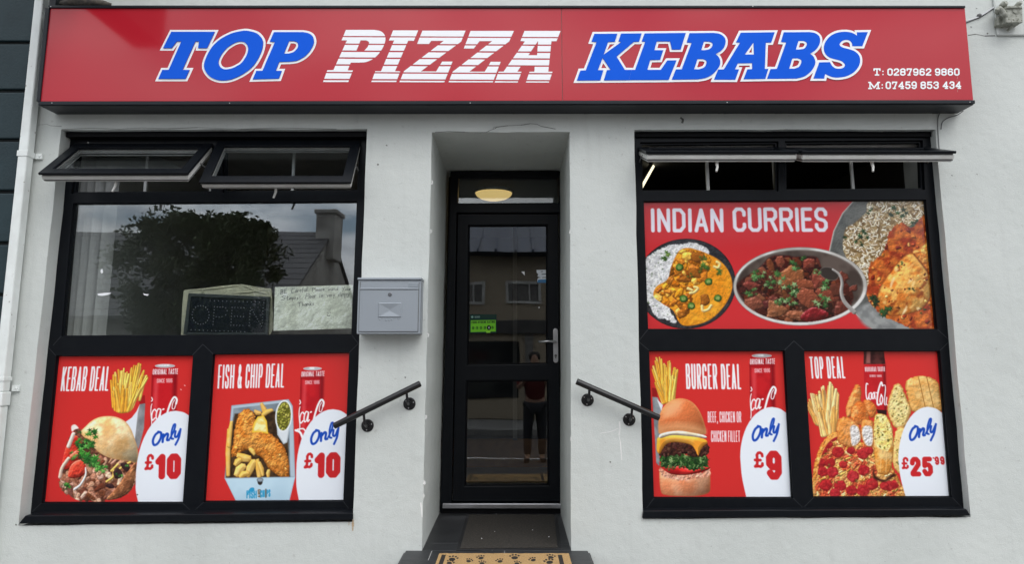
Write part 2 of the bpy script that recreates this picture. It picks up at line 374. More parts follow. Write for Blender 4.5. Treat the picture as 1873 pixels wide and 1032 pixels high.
    def stroke(s, pts, w0, col, w1=None, smooth=False, px=False, **k):
        """w0, w1: full widths at the two ends, in the coordinates the points use"""
        p = s.T(pts)
        if smooth and len(p) > 2: p = catmull(p, False)
        f = 1 if px else s.k
        w1 = w0 if w1 is None else w1; n = len(p); bx = s._box(p, max(w0, w1)*f/2+2)
        if bx is None: return
        X, Y = bx[4], bx[5]; best = np.full(X.shape, -1e9)
        for i in range(n-1):
            ax, ay = p[i]; ex, ey = p[i+1]-p[i]
            t = np.clip(((X-ax)*ex+(Y-ay)*ey)/(ex*ex+ey*ey+1e-9), 0, 1)
            r = (w0+(w1-w0)*(i+t)/(n-1))*f/2
            best = np.maximum(best, r-np.hypot(X-ax-t*ex, Y-ay-t*ey))
        s._put(bx, best, col, **k)
    def text(s, txt, bl, br, tl, th, col, font=None, gap=0.28, serif=0, **k):
        """fit txt into the frame bottom-left, bottom-right, top-left; th = stroke width"""
        font = font or FONT; bl, br, tl = (np.array(q, float) for q in (bl, br, tl)); ex = br-bl; ey = tl-bl; Wt = np.linalg.norm(ex)
        gv = gap*th*1.6; ws = sum(font[c][0] if c != ' ' else 0.3 for c in txt); ng = sum(1 for a_, b_ in zip(txt, txt[1:]) if a_ != ' ' and b_ != ' ')
        ns = txt.count(' '); S = (Wt-th-ng*(th+gv)-ns*(th*1.9+gv))/ws; S = max(S, 0.02*Wt/len(txt)); x = th/2; ly = th/2/np.linalg.norm(ey)
        for i, ch in enumerate(txt):
            if ch == ' ': x += 0.3*S+th*1.9+gv; continue
            for st in font[ch][1]:
                P = [bl+ex*((x+q[0]*font[ch][0]*S)/Wt)+ey*(ly+(1-2*ly)*q[1]) for q in st]
                if len(P) == 1: P = P+[P[0]+ex*1e-4]
                s.stroke(P, th, col, **k)
            x += font[ch][0]*S
            if i+1 < len(txt) and txt[i+1] != ' ': x += th+gv
    def mesh(s, name, corners, m, parent=None, thick=0.0, cut=None, gain=1.0):
        """corners: world top-left, top-right, bottom-right, bottom-left"""
        tl, tr, br, bl = (np.array(c) for c in corners); w, h = s.w, s.h
        v, u = np.mgrid[0:h+1, 0:w+1]; u = (u/w)[..., None]; v = (v/h)[..., None]
        P = (tl*(1-u)+tr*u)*(1-v)+(bl*(1-u)+br*u)*v
        pad = np.pad(s.C, ((0, 1), (0, 1), (0, 0)), 'edge'); pad2 = np.pad(s.C, ((1, 0), (1, 0), (0, 0)), 'edge')
        c = (pad+pad2+np.pad(s.C, ((0, 1), (1, 0), (0, 0)), 'edge')+np.pad(s.C, ((1, 0), (0, 1), (0, 0)), 'edge'))/4
        c = np.clip(c, 0, 1); c = np.where(c <= 0.04045, c/12.92, ((c+0.055)/1.055)**2.4)*gain
        al = np.pad(s.A, ((0, 1), (0, 1)), 'edge')
        V = P.reshape(-1, 3); Cc = np.c_[np.clip(c, 0, 0.92).reshape(-1, 3), al.reshape(-1)]
        i = np.arange(h)[:, None]*(w+1)+np.arange(w)[None]
        F = np.stack([i, i+w+1, i+w+2, i+1], -1).reshape(-1, 4)
        if cut is not None:
            F = F[(s.A.reshape(-1) > cut)]
            used = np.unique(F); mp_ = np.zeros(len(V), int); mp_[used] = np.arange(len(used)); V = V[used]; Cc = Cc[used]; F = mp_[F]
        if thick:
            o = len(V); nrm = np.array([0, thick, 0]); b = np.array([tl, tr, br, bl]); 
            V = np.r_[V, b, b+nrm]; Cc = np.r_[Cc, np.tile(Cc[0], (8, 1))]
            F = np.r_[F, [[o, o+1, o+5, o+4], [o+1, o+2, o+6, o+5], [o+2, o+3, o+7, o+6], [o+3, o, o+4, o+7], [o+4, o+5, o+6, o+7]]]
        me = bpy.data.meshes.new(name); nf = len(F)
        me.vertices.add(len(V)); me.vertices.foreach_set('co', V.astype(np.float32).ravel())
        me.loops.add(nf*4); me.loops.foreach_set('vertex_index', F.astype(np.int32).ravel())
        me.polygons.add(nf); me.polygons.foreach_set('loop_start', (np.arange(nf)*4).astype(np.int32))
        me.update(calc_edges=True)
        at = me.color_attributes.new('print', 'FLOAT_COLOR', 'POINT'); at.data.foreach_set('color', Cc.astype(np.float32).ravel())
        me.materials.append(m); o = bpy.data.objects.new(name, me); COL.objects.link(o)
        if parent: attach(o, parent)
        return o
def print_mat(name, rough=0.25, spec=0.4, alpha=False, wob=0.0):
    m, nt, b = newmat(name); N, L = nt.nodes, nt.links
    a = N.new('ShaderNodeVertexColor'); a.layer_name = 'print'; L.new(a.outputs['Color'], b.inputs['Base Color'])
    if alpha: L.new(a.outputs['Alpha'], b.inputs['Alpha'])
    b.inputs['Roughness'].default_value = rough; b.inputs['Specular IOR Level'].default_value = spec
    if wob:
        t = N.new('ShaderNodeTexCoord'); n = N.new('ShaderNodeTexNoise'); n.inputs['Scale'].default_value = 5; n.inputs['Detail'].default_value = 2
        bp = N.new('ShaderNodeBump'); bp.inputs['Strength'].default_value = wob; bp.inputs['Distance'].default_value = 0.02
        L.new(t.outputs['Object'], n.inputs['Vector']); L.new(n.outputs['Fac'], bp.inputs['Height']); L.new(bp.outputs[0], b.inputs['Normal'])
    return m
M['print'] = print_mat('printed_vinyl', 0.22, 0.35, wob=0.03)
M['gloss_print'] = print_mat('printed_vinyl_behind_gloss', 0.12, 0.55, wob=0.03)
M['decal'] = print_mat('cut_vinyl', 0.3, 0.4, alpha=True)
M['paper'] = print_mat('printed_paper', 0.8, 0.2, wob=0.25)
M['dial'] = print_mat('printed_plate', 0.3, 0.4)

# stroke letters: width, polylines in a unit box (y up)
_r = 0.16
FONT = {
 'A': (.8, [[(0, 0), (.5, 1), (1, 0)], [(.2, .28), (.8, .28)]]), 'B': (.72, [[(0, 0), (0, 1), (.75, 1), (1, .87), (1, .66), (.75, .53), (0, .53)], [(.75, .53), (1, .4), (1, .13), (.75, 0), (0, 0)]]),
 'C': (.7, [[(1, .72), (1, .86), (.75, 1), (.25, 1), (0, .86), (0, .14), (.25, 0), (.75, 0), (1, .14), (1, .28)]]), 'D': (.74, [[(0, 0), (0, 1), (.65, 1), (1, .8), (1, .2), (.65, 0), (0, 0)]]),
 'E': (.58, [[(1, 0), (0, 0), (0, 1), (1, 1)], [(0, .52), (.85, .52)]]), 'F': (.56, [[(0, 0), (0, 1), (1, 1)], [(0, .5), (.85, .5)]]),
 'G': (.74, [[(1, .75), (1, .86), (.75, 1), (.25, 1), (0, .86), (0, .14), (.25, 0), (.75, 0), (1, .14), (1, .48), (.55, .48)]]), 'H': (.74, [[(0, 0), (0, 1)], [(1, 0), (1, 1)], [(0, .5), (1, .5)]]),
 'I': (.05, [[(.5, 0), (.5, 1)]]), 'K': (.72, [[(0, 0), (0, 1)], [(.95, 1), (.1, .45)], [(.3, .58), (1, 0)]]), 'L': (.54, [[(0, 1), (0, 0), (1, 0)]]),
 'M': (.95, [[(0, 0), (0, 1), (.5, .15), (1, 1), (1, 0)]]), 'N': (.74, [[(0, 0), (0, 1), (1, 0), (1, 1)]]), 'O': (.76, [[(.25, 0), (0, .14), (0, .86), (.25, 1), (.75, 1), (1, .86), (1, .14), (.75, 0), (.25, 0)]]),
 'P': (.7, [[(0, 0), (0, 1), (.75, 1), (1, .86), (1, .6), (.75, .46), (0, .46)]]), 'R': (.74, [[(0, 0), (0, 1), (.75, 1), (1, .87), (1, .64), (.75, .5), (0, .5)], [(.55, .5), (1, 0)]]),
 'S': (.68, [[(1, .74), (1, .86), (.75, 1), (.25, 1), (0, .86), (0, .66), (.2, .54), (.8, .46), (1, .34), (1, .14), (.75, 0), (.25, 0), (0, .14), (0, .26)]]), 'T': (.72, [[(0, 1), (1, 1)], [(.5, 1), (.5, 0)]]),
 'U': (.74, [[(0, 1), (0, .14), (.25, 0), (.75, 0), (1, .14), (1, 1)]]), 'V': (.76, [[(0, 1), (.5, 0), (1, 1)]]), 'Y': (.76, [[(0, 1), (.5, .5), (1, 1)], [(.5, .5), (.5, 0)]]), 'Z': (.7, [[(0, 1), (1, 1), (0, 0), (1, 0)]]),
 '&': (.8, [[(1, 0), (.2, .7), (.2, .9), (.4, 1), (.6, .9), (.6, .75), (.1, .4), (0, .2), (.2, 0), (.6, 0), (.95, .45)]]),
 ',': (.12, [[(.6, .06), (.1, -.14)]]), '.': (.08, [[(.5, 0)]]), '-': (.3, [[(0, .5), (1, .5)]]), '!': (.08, [[(.5, .3), (.5, 1)], [(.5, 0)]]), ':': (.1, [[(.5, .08)], [(.5, .6)]]), "'": (.06, [[(.5, .85), (.5, 1)]]),
 '0': (.68, [[(.3, 0), (0, .16), (0, .84), (.3, 1), (.7, 1), (1, .84), (1, .16), (.7, 0), (.3, 0)]]), '1': (.34, [[(0, .78), (.9, 1), (.9, 0)]]),
 '2': (.68, [[(0, .74), (.04, .88), (.3, 1), (.7, 1), (1, .85), (1, .64), (0, .08), (0, 0), (1, 0)]]), '3': (.68, [[(0, .8), (.25, 1), (.75, 1), (1, .86), (1, .64), (.75, .53), (.45, .53)], [(.75, .53), (1, .4), (1, .14), (.75, 0), (.25, 0), (0, .2)]]),
 '4': (.72, [[(.75, 0), (.75, 1), (0, .3), (1, .3)]]), '5': (.68, [[(.95, 1), (.1, 1), (.05, .55), (.35, .63), (.75, .6), (1, .45), (1, .15), (.7, 0), (.25, 0), (0, .18)]]),
 '6': (.68, [[(.95, .85), (.7, 1), (.3, 1), (0, .82), (0, .16), (.3, 0), (.7, 0), (1, .16), (1, .44), (.7, .58), (.3, .58), (0, .44)]]), '7': (.66, [[(0, 1), (1, 1), (.35, 0)]]),
 '8': (.68, [[(.3, .53), (0, .66), (0, .86), (.3, 1), (.7, 1), (1, .86), (1, .66), (.7, .53), (.3, .53), (0, .4), (0, .14), (.3, 0), (.7, 0), (1, .14), (1, .4), (.7, .53)]]),
 '9': (.68, [[(.05, .15), (.3, 0), (.7, 0), (1, .18), (1, .84), (.7, 1), (.3, 1), (0, .84), (0, .56), (.3, .42), (.7, .42), (1, .56)]]),
 '\u00a3': (.66, [[(1, .76), (.95, .9), (.7, 1), (.45, .97), (.28, .82), (.35, .45), (.3, .15), (.05, 0), (.5, .03), (.75, .0), (1, .1), (1, .22)], [(.05, .46), (.75, .46)]]),
}
SLAB = dict(FONT)
SLAB['T'] = (.85, [[(.05, .78), (.05, 1), (.95, 1), (.95, .78)], [(.5, 1), (.5, 0)], [(.25, 0), (.75, 0)]])
SLAB['M'] = (1.15, [[(.12, 0), (.12, 1), (.5, .12), (.88, 1), (.88, 0)], [(0, 0), (.26, 0)], [(.74, 0), (1, 0)], [(0, 1), (.15, 1)], [(.85, 1), (1, 1)]])
SLAB['7'] = (.7, [[(0, .78), (0, 1), (1, 1), (.42, 0)], [(.2, 0), (.65, 0)]])
SLAB['4'] = (.78, [[(.72, 0), (.72, 1), (0, .3), (1, .3)], [(.48, 0), (.96, 0)]])
HAND = {
 'B': (.5, [[(.1, 0), (.2, 1)], [(.1, .95), (.8, .95), (.8, .6), (.3, .5), (.9, .4), (.8, .05), (-.1, .02)]]), 'E': (.45, [[(.9, .9), (.2, .85), (.1, .05), (.9, .05)], [(.15, .45), (.8, .5)]]), 'C': (.5, [[(1, .9), (.4, 1), (0, .5), (.2, 0), (.9, .1)]]),
 'P': (.5, [[(.1, 0), (.25, 1), (.9, .95), (.9, .55), (.2, .5)]]), 'S': (.5, [[(.9, .9), (.4, 1), (.1, .75), (.8, .4), (.7, .05), (0, 0)]]), 'F': (.5, [[(0, 0), (.25, 1), (1, 1)], [(.1, .5), (.8, .55)]]), 'T': (.6, [[(0, .95), (1, 1)], [(.55, .95), (.4, 0)]]), 'Y': (.5, [[(0, 1), (.4, .5)], [(.9, 1), (.2, 0)]]),
 'a': (.36, [[(.9, .5), (.3, .5), (0, .15), (.4, 0), (.9, .45), (.95, 0)]]), 'c': (.3, [[(.9, .45), (.3, .5), (0, .2), (.4, 0), (.95, .1)]]), 'd': (.36, [[(.8, .4), (.2, .45), (0, .1), (.5, 0), (.9, .4), (1, 1)], [(.9, .4), (.9, 0)]]), 'e': (.3, [[(.05, .25), (.9, .35), (.5, .55), (0, .25), (.4, 0), (1, .1)]]),
 'f': (.26, [[(1, .95), (.5, .9), (.4, -.2)], [(0, .45), (1, .5)]]), 'h': (.36, [[(.2, 1), (.1, 0)], [(.15, .35), (.7, .5), (.9, 0)]]), 'i': (.1, [[(.5, .5), (.5, 0)], [(.7, .75)]]), 'k': (.36, [[(.2, 1), (.1, 0)], [(.9, .55), (.15, .25), (.9, 0)]]), 'l': (.12, [[(.6, 1), (.4, 0)]]),
 'm': (.5, [[(.05, .5), (0, 0)], [(.05, .35), (.4, .5), (.45, 0)], [(.5, .35), (.85, .5), (.95, 0)]]), 'n': (.36, [[(.05, .5), (0, 0)], [(.05, .35), (.6, .5), (.9, 0)]]), 'o': (.34, [[(.5, .5), (0, .25), (.4, 0), (.95, .25), (.5, .5)]]), 'p': (.36, [[(.1, .5), (0, -.4)], [(.1, .45), (.9, .5), (.8, .1), (.1, .1)]]),
 'r': (.26, [[(.1, .5), (.1, 0)], [(.1, .3), (.9, .5)]]), 's': (.28, [[(.9, .5), (.2, .42), (.8, .12), (0, 0)]]), 't': (.24, [[(.5, .9), (.4, 0), (.9, .05)], [(0, .55), (1, .6)]]), 'u': (.36, [[(.05, .5), (.1, .05), (.7, .05), (.85, .5)], [(.85, .5), (.95, 0)]]), 'v': (.32, [[(0, .5), (.4, 0), (.95, .5)]]), 'y': (.34, [[(.05, .5), (.4, .1)], [(.95, .5), (.2, -.4)]]), '!': (.1, [[(.6, 1), (.5, .3)], [(.45, 0)]]), 'w': (.45, [[(0, .5), (.25, 0), (.5, .4), (.75, 0), (1, .5)]]),
}
RED = (206, 46, 44); WHITE = (228, 233, 243)
def fries(a, base, tops, w, n, cols=((236, 178, 70), (243, 196, 96), (222, 156, 52))):
    """a bundle of chips from the line base to points along the outline tops"""
    for k in range(n):
        t = random.random(); i = t*(len(tops)-1); j = min(int(i), len(tops)-2); f = i-j
        tx = tops[j][0]*(1-f)+tops[j+1][0]*f+random.uniform(-8, 8); ty = tops[j][1]*(1-f)+tops[j+1][1]*f+random.uniform(-8, 34)
        u = min(1, max(0, t+random.uniform(-.16, .16))); bx = base[0][0]*(1-u)+base[1][0]*u; by = base[0][1]*(1-u)+base[1][1]*u
        c = random.choice(cols); ww = w*random.uniform(.8, 1.15)
        a.stroke([(tx, ty), (bx, by)], ww*.55+3, tuple(v*0.58 for v in c), w1=ww+3, alpha=.8)
        a.stroke([(tx, ty), (bx, by)], ww*.5, c, w1=ww, dome=1.6, dw=3, col2=tuple(min(255, v*1.13) for v in c), sc=9)
def wedge(a, p, q, w, col=(238, 196, 104)):
    """a chunky cut chip with angular ends"""
    p, q = np.array(p, float), np.array(q, float); t = (q-p)/np.linalg.norm(q-p); n = np.array((-t[1], t[0])); w = w/2; m = (p+q)/2+n*random.uniform(-8, 8)
    P = [p-n*w*.5-t*4, m-n*w, q-n*w*.8, q+t*w*.4, q+n*w*.7, m+n*w, p+n*w*.6]
    a.blob([tuple(v) for v in P], pick(col, 10), smooth=False, col2=(226, 172, 76), sc=11, dome=4, dw=9, edge=((160, 104, 40), 2, .6))
    a.blob([tuple(v) for v in (p-n*w*.2, m-n*w*.55, q-n*w*.4, q, m+n*w*.1, p+n*w*.2)], (250, 220, 140), smooth=False, alpha=.45, feather=3)
def oval(a, top, lft, bot, rgt):
    """white price bubble: apex, leftmost point, foot on the bottom edge, point where it leaves the right edge"""
    p = []
    for k in range(13): 
        t = R(90*k/12); p.append((lft[0]+(top[0]-lft[0])*(1-math.cos(t)), lft[1]+(top[1]-lft[1])*math.sin(t)))
    q = catmull([p[-1], ((p[-1][0]+rgt[0])/2+4, p[-1][1]+(rgt[1]-p[-1][1])*.28), rgt], False)
    low = catmull([bot, ((bot[0]+lft[0])/2-8, (bot[1]+lft[1])/2), lft], False)
    a.blob(list(map(tuple, low))+p[1:]+[tuple(v) for v in q[1:]]+[(rgt[0]+300, rgt[1]), (bot[0]+600, bot[1]+60), (bot[0], bot[1]+60)], WHITE, smooth=False)
def only(a, o, ex, ey, w):
    o, ex, ey = (np.array(v, float) for v in (o, ex, ey)); B = (22, 72, 176)
    for st, k in (([(.2, .78), (.08, .66), (.02, .35), (.08, .06), (.2, .08), (.29, .36), (.28, .68), (.17, .8)], 1), ([(.37, .55), (.38, .1)], 1), ([(.39, .38), (.48, .54), (.54, .46), (.53, .16), (.6, .12)], 1),
                  ([(.63, .2), (.74, .62), (.76, .96), (.7, .96), (.66, .6), (.68, .2), (.75, .12)], .8), ([(.8, .55), (.8, .24), (.88, .2), (.95, .5)], .9), ([(.97, .6), (.95, .1), (.86, -.28)], .9)):
        a.stroke([o+ex*p[0]+ey*p[1] for p in st], w*k, B, smooth=True)
def can(a, x0, y0, w, ybot, tilt=0, neck=True):
    """tall red drinks can with silver lid and white script, cut off below"""
    X = lambda u, y: (x0+w*u+tilt*(y-y0), y); k = w/170
    a.blob([X(.06, y0+6), X(.94, y0+6), X(.98, y0+60*k), X(1, y0+100*k), X(1, ybot), X(0, ybot), X(0, y0+100*k), X(.02, y0+60*k)], (196, 28, 36), smooth=False, col2=(180, 22, 32), sc=30)
    a.blob([X(.02, y0+30*k), X(.98, y0+30*k), X(1, y0+80*k), X(0, y0+80*k)], (150, 20, 28), smooth=False, alpha=.6, feather=3)
    a.blob([X(.10, y0+90*k), X(.26, y0+90*k), X(.24, ybot), X(.08, ybot)], (232, 88, 92), smooth=False, alpha=.55, feather=7)
    a.blob([X(.84, y0+60*k), X(1.0, y0+60*k), X(1.0, ybot), X(.86, ybot)], (120, 12, 22), smooth=False, alpha=.75, feather=8)
    a.blob([X(0, y0+60*k), X(.05, y0+60*k), X(.05, ybot), X(0, ybot)], (120, 12, 22), smooth=False, alpha=.6, feather=4)
    a.blob(ell(*X(.5, y0+2), w*.40, 13*k), (120, 118, 120), edge=((235, 235, 238), 3)); a.blob(ell(*X(.5, y0-1), w*.36, 8*k), (190, 190, 194), col2=(240, 240, 242), sc=12)
    a.text('ORIGINAL TASTE', X(.02, y0+62*k), X(1.02, y0+58*k), X(.03, y0+24*k), 4.6*k, (244, 238, 240), gap=.36)
    a.text('SINCE 1886', X(.2, y0+118*k), X(.82, y0+116*k), X(.2, y0+90*k), 3.4*k, (240, 214, 216), gap=.36)
def script(a, o, sx, sy, w):
    """the part of the flowing white script that shows on a can: ca, dash and a looped C"""
    f = lambda P: [(o[0]+p[0]*sx, o[1]-p[1]*sy) for p in P]; wc = (246, 242, 244)
    for P, k in (([(.17, .5), (.12, .58), (.04, .48), (.0, .22), (.03, .02), (.13, .14)], 1), ([(.35, .58), (.25, .6), (.18, .34), (.19, .1), (.27, .16), (.36, .56), (.32, .12), (.39, .18)], 1), ([(.44, .58), (.47, .6)], 1.2),
                 ([(.95, .88), (.98, 1.1), (.88, 1.22), (.75, .96), (.64, .55), (.55, .1)], 1.5), ([(.95, .88), (.88, .62), (.80, .64), (.82, .9), (.90, 1.08)], .7), ([(.0, 1.2), (.03, 1.08), (-.01, 1.0)], .8), ([(.01, .86), (-.02, .72), (-.03, .4), (.0, -.1), (-.01, -.4)], .7)):
        a.stroke(f(P), w*k*.85, wc, smooth=True)
def leafy(a, x, y, r, n, cols=((42, 84, 36), (66, 112, 50), (30, 60, 30))):
    """sprig of small lobed leaves"""
    for k in range(n):
        t = random.random()*6.28; d = r*random.random()**.6; lx, ly = x+math.cos(t)*d, y+math.sin(t)*d*.8; s = r*random.uniform(.30, .55); b = random.random()*6.28; P = []
        for j in range(10):
            an = b+j*.628; q = s*(1.15 if j % 2 == 0 else .45)*random.uniform(.75, 1.2)*(1.25 if j == 0 else 1); P.append((lx+q*math.cos(an), ly+q*math.sin(an)*.85))
        a.blob(P, random.choice(cols), smooth=False, dome=2, dw=3, edge=((22, 44, 22), 1.0, .4), feather=1.3)
def pick(c, d=14): 
    j = random.uniform(-d, d); return tuple(max(0, min(255, v+j+random.uniform(-d/3, d/3))) for v in c)
def chunk(a, x, y, r, col, rot=None, asp=None, n=7, jit=.3, **k):
    kw = dict(dome=3.2, dw=7, bump=2, bs=5, hl=.35, edge=((34, 14, 12), 2.0, .55), rough=1.2); kw.update(k)
    a.blob(ell(x, y, r, r*(asp or random.uniform(.55, .85)), n, random.random()*180 if rot is None else rot, jit=jit), col, **kw)

def art_curry():
    a = Art([(108, 52), (1622, 45), (1682, 740), (132, 740)], 640, 300, (200, 44, 50)); P = crop(1140, 350, 2.927)
    # right: stoneware plate with brown rice, sauce and a chicken breast
    plate = [(1240, 44), (1180, 112), (1132, 210), (1108, 320), (1124, 450), (1190, 580), (1262, 668), (1352, 746), (1720, 760), (1720, 20)]
    a.blob(plate, (104, 106, 102), smooth=False, col2=(84, 86, 84), sc=26, edge=((214, 212, 204), 4), bump=1.2, bs=3)
    a.blob([(1255, 640), (1340, 600), (1450, 660), (1560, 730), (1700, 745), (1360, 748)], (150, 152, 150), col2=(120, 122, 122), sc=14, feather=9)
    pm = a.mask(plate, False)
    rice = [(1345, 45), (1310, 110), (1240, 170), (1198, 200), (1185, 300), (1215, 370), (1270, 420), (1310, 500), (1345, 520), (1400, 400), (1460, 280), (1560, 170), (1640, 130), (1640, 40)]
    a.blob(rice, (164, 138, 96), col2=(112, 88, 56), sc=7, clip=pm, feather=4); rm = a.mask(rice)
    for k in range(1150):
        x, y = random.uniform(1180, 1640), random.uniform(40, 530); t = random.random()*3.14; l = random.uniform(7, 11.5)
        a.stroke([(x-l*math.cos(t), y-l*math.sin(t)), (x+l*math.cos(t), y+l*math.sin(t))], 6.8, pick(random.choice(((232, 222, 198), (214, 200, 170), (186, 164, 126), (246, 240, 224), (240, 232, 212))), 10), dome=1.6, dw=2, edge=((104, 84, 56), .9, .5), clip=rm)
    sauce = [(1440, 210), (1500, 165), (1560, 190), (1640, 130), (1700, 400), (1700, 735), (1560, 735), (1480, 700), (1390, 660), (1312, 560), (1322, 480), (1330, 390), (1400, 330)]
    a.blob(sauce, (146, 52, 24), col2=(196, 104, 42), sc=16, bump=4, bs=8, hl=.3, clip=pm, rough=3); sm = a.mask(sauce)
    for k in range(80):
        chunk(a, random.uniform(1320, 1690), random.uniform(150, 730), random.uniform(7, 18), pick(random.choice(((170, 62, 26), (206, 120, 46), (120, 36, 20), (222, 158, 78))), 14), clip=sm, dome=3, dw=3)
    br = [(1368, 580), (1392, 500), (1440, 430), (1500, 360), (1560, 325), (1600, 372), (1648, 440), (1662, 560), (1612, 630), (1530, 660), (1440, 668), (1390, 640)]
    a.blob(br, (204, 116, 42), col2=(228, 172, 88), sc=15, ball=((1520, 490), 150, 190, .3), bump=3.5, bs=9, hl=.3, edge=((104, 40, 14), 4, .8)); bm_ = a.mask(br)
    for k in range(26): a.blob(ell(random.uniform(1400, 1640), random.uniform(360, 650), random.uniform(8, 26), random.uniform(5, 12), 7, random.uniform(-70, -20), jit=.4), random.choice(((246, 216, 150), (238, 196, 120), (150, 64, 20), (120, 48, 16), (250, 230, 180))), clip=bm_, feather=3, alpha=.7)
    a.blob([(1560, 325), (1600, 300), (1690, 250), (1700, 470), (1655, 440), (1600, 372)], (198, 112, 44), col2=(224, 170, 92), sc=10, dome=8, dw=14, bump=6, bs=5, edge=((100, 40, 14), 4, .8))
    for k in range(34): chunk(a, random.uniform(1380, 1660), random.uniform(340, 660), random.uniform(3, 9), pick(random.choice(((122, 54, 20), (236, 196, 116), (168, 80, 26), (86, 40, 18))), 12), clip=bm_, dome=2, dw=2, edge=None)
    for x, y, r, n in ((1300, 225, 34, 5), (1270, 270, 26, 4), (1445, 100, 32, 5), (1510, 120, 34, 6), (1575, 170, 24, 4), (1330, 100, 22, 4), (1345, 590, 40, 7), (1440, 650, 46, 7), (1620, 640, 20, 4), (1500, 390, 18, 4), (1560, 520, 16, 4), (1200, 235, 18, 3)): leafy(a, x, y, r, n, ((30, 62, 34), (46, 86, 42), (22, 44, 26)))
    # left: black plate with white rice and yellow curry
    bp = ell(340, 494, 266, 244, 48)
    a.blob(bp, (36, 37, 43), smooth=False, col2=(54, 55, 60), sc=5, bump=2.5, bs=3, edge=((18, 18, 22), 3)); bmk = a.mask(bp, False)
    ricel = [(120, 380), (160, 330), (215, 300), (265, 282), (330, 278), (370, 270), (420, 285), (462, 322), (420, 380), (320, 420), (240, 520), (240, 600), (285, 700), (240, 690), (175, 668), (150, 620), (120, 560)]
    a.blob(ricel, (218, 218, 216), col2=(190, 190, 192), sc=6, bump=2, bs=5, clip=bmk, rough=4); rl = a.mask(ricel)*bmk
    for k in range(330):
        x, y = random.uniform(115, 470), random.uniform(270, 710); t = random.random()*3.14; l = random.uniform(7, 12)
        a.stroke([(x-l*math.cos(t), y-l*math.sin(t)), (x+l*math.cos(t), y+l*math.sin(t))], 7, pick((240, 240, 238), 10), dome=.8, dw=2, edge=((186, 186, 190), .8, .4), clip=rl)
    for k in range(46): leafy(a, random.uniform(125, 280), random.uniform(330, 690), 9, 1, ((70, 96, 54), (96, 124, 70)))
    cur = [(300, 318), (350, 300), (400, 312), (450, 330), (520, 368), (570, 430), (588, 510), (560, 590), (500, 664), (430, 706), (340, 722), (300, 700), (270, 640), (210, 600), (165, 560), (180, 510), (240, 470), (260, 400)]
    a.blob(cur, (232, 158, 42), col2=(222, 138, 28), sc=30, bump=3, bs=9, edge=((190, 110, 24), 3, .6)); cm_ = a.mask(cur)
    for k in range(120):
        t = random.random(); x = 380*(1-t)+250*t+random.uniform(-110, 100); y = 330*(1-t)+640*t+random.uniform(-40, 40)
        chunk(a, x, y, random.uniform(16, 36), pick(random.choice(((222, 146, 34), (204, 118, 24), (242, 182, 76), (150, 84, 20), (190, 110, 26))), 14), clip=cm_, dome=4.5, dw=7, bump=4, bs=5, hl=.5, smooth=False, rough=1.5, edge=((112, 58, 10), 2.4, .75))
    for x, y in ((385, 440), (440, 585), (330, 470), (405, 350)): chunk(a, x, y, 34, (150, 86, 24), clip=cm_)
    for P_ in (((490, 402), (512, 408), (520, 388), (505, 376)), ((362, 545), (385, 540), (402, 520), (385, 512)), ((425, 615), (430, 640), (458, 634), (474, 612)), ((350, 520), (372, 530))): a.stroke(P_, 17, (240, 204, 132), smooth=True, dome=3, dw=4, edge=((190, 130, 50), 1.5, .7))
    for x, y in ((460, 483), (304, 405), (368, 614), (510, 572), (325, 575)):
        a.blob(ell(x, y, 21, 20, 12, jit=.08), (62, 104, 38), dome=3, dw=4, edge=((30, 60, 22), 2)); a.blob(ell(x, y, 11, 10, 10), (150, 168, 96), col2=(104, 134, 62), sc=3)
    for x, y, r in ((245, 352, 38), (430, 410, 34), (520, 430, 26), (425, 360, 20), (360, 450, 16)): leafy(a, x, y, r, 7, ((76, 110, 40), (58, 88, 34), (110, 140, 60)))
    for k in range(30): leafy(a, random.uniform(430, 580), random.uniform(380, 680), 5, 1, ((150, 70, 24), (110, 110, 40)))
    # centre: steel karahi of dark meat curry
    a.blob(ell(954, 508, 362, 212, 60), (176, 172, 166), smooth=False, col2=(216, 214, 210), sc=40, edge=((92, 90, 88), 2, .8))
    inn = ell(952, 506, 344, 196, 60); im = a.mask(inn, False)
    a.blob(inn, (62, 52, 48), smooth=False, col2=(92, 80, 74), sc=36, edge=((140, 134, 128), 4, .7))
    food = [(610, 520), (640, 470), (720, 420), (790, 350), (860, 340), (940, 350), (1040, 350), (1070, 410), (1120, 420), (1180, 460), (1240, 560), (1200, 640), (1100, 690), (960, 712), (820, 690), (700, 640)]
    a.blob(food, (62, 24, 22), col2=(40, 14, 14), sc=8, bump=6, bs=5, clip=im, feather=5); fm = a.mask(food)*im
    for k in range(170):
        t = random.random()*6.28; d = random.random()**.5; x, y = 930+300*d*math.cos(t), 530+185*d*math.sin(t)
        chunk(a, x, y, random.uniform(18, 44), pick(random.choice(((92, 40, 28), (70, 26, 22), (112, 60, 38), (82, 34, 24), (50, 18, 16))), 12), clip=fm)
    for x, y, r, c, rot in ((905, 470, 62, (136, 80, 48), -35), (985, 500, 48, (124, 64, 42), 20), (980, 565, 62, (128, 66, 46), 15), (820, 630, 62, (134, 82, 54), 5), (920, 660, 58, (128, 74, 50), -8), (710, 600, 50, (120, 66, 50), -30), (1085, 560, 58, (120, 58, 42), 25), (1180, 620, 50, (90, 42, 34), 10), (1060, 470, 46, (120, 56, 44), -10), (840, 375, 40, (124, 62, 46), 70), (1010, 380, 46, (120, 54, 42), 10), (680, 500, 44, (112, 50, 42), 0), (1240, 520, 28, (104, 50, 40), 0), (1185, 455, 26, (100, 50, 40), 20)):
        chunk(a, x, y, r*1.05, c, rot, clip=im, dome=5, dw=12, bump=4, bs=7, hl=.6, smooth=False, rough=2, n=6, jit=.42)
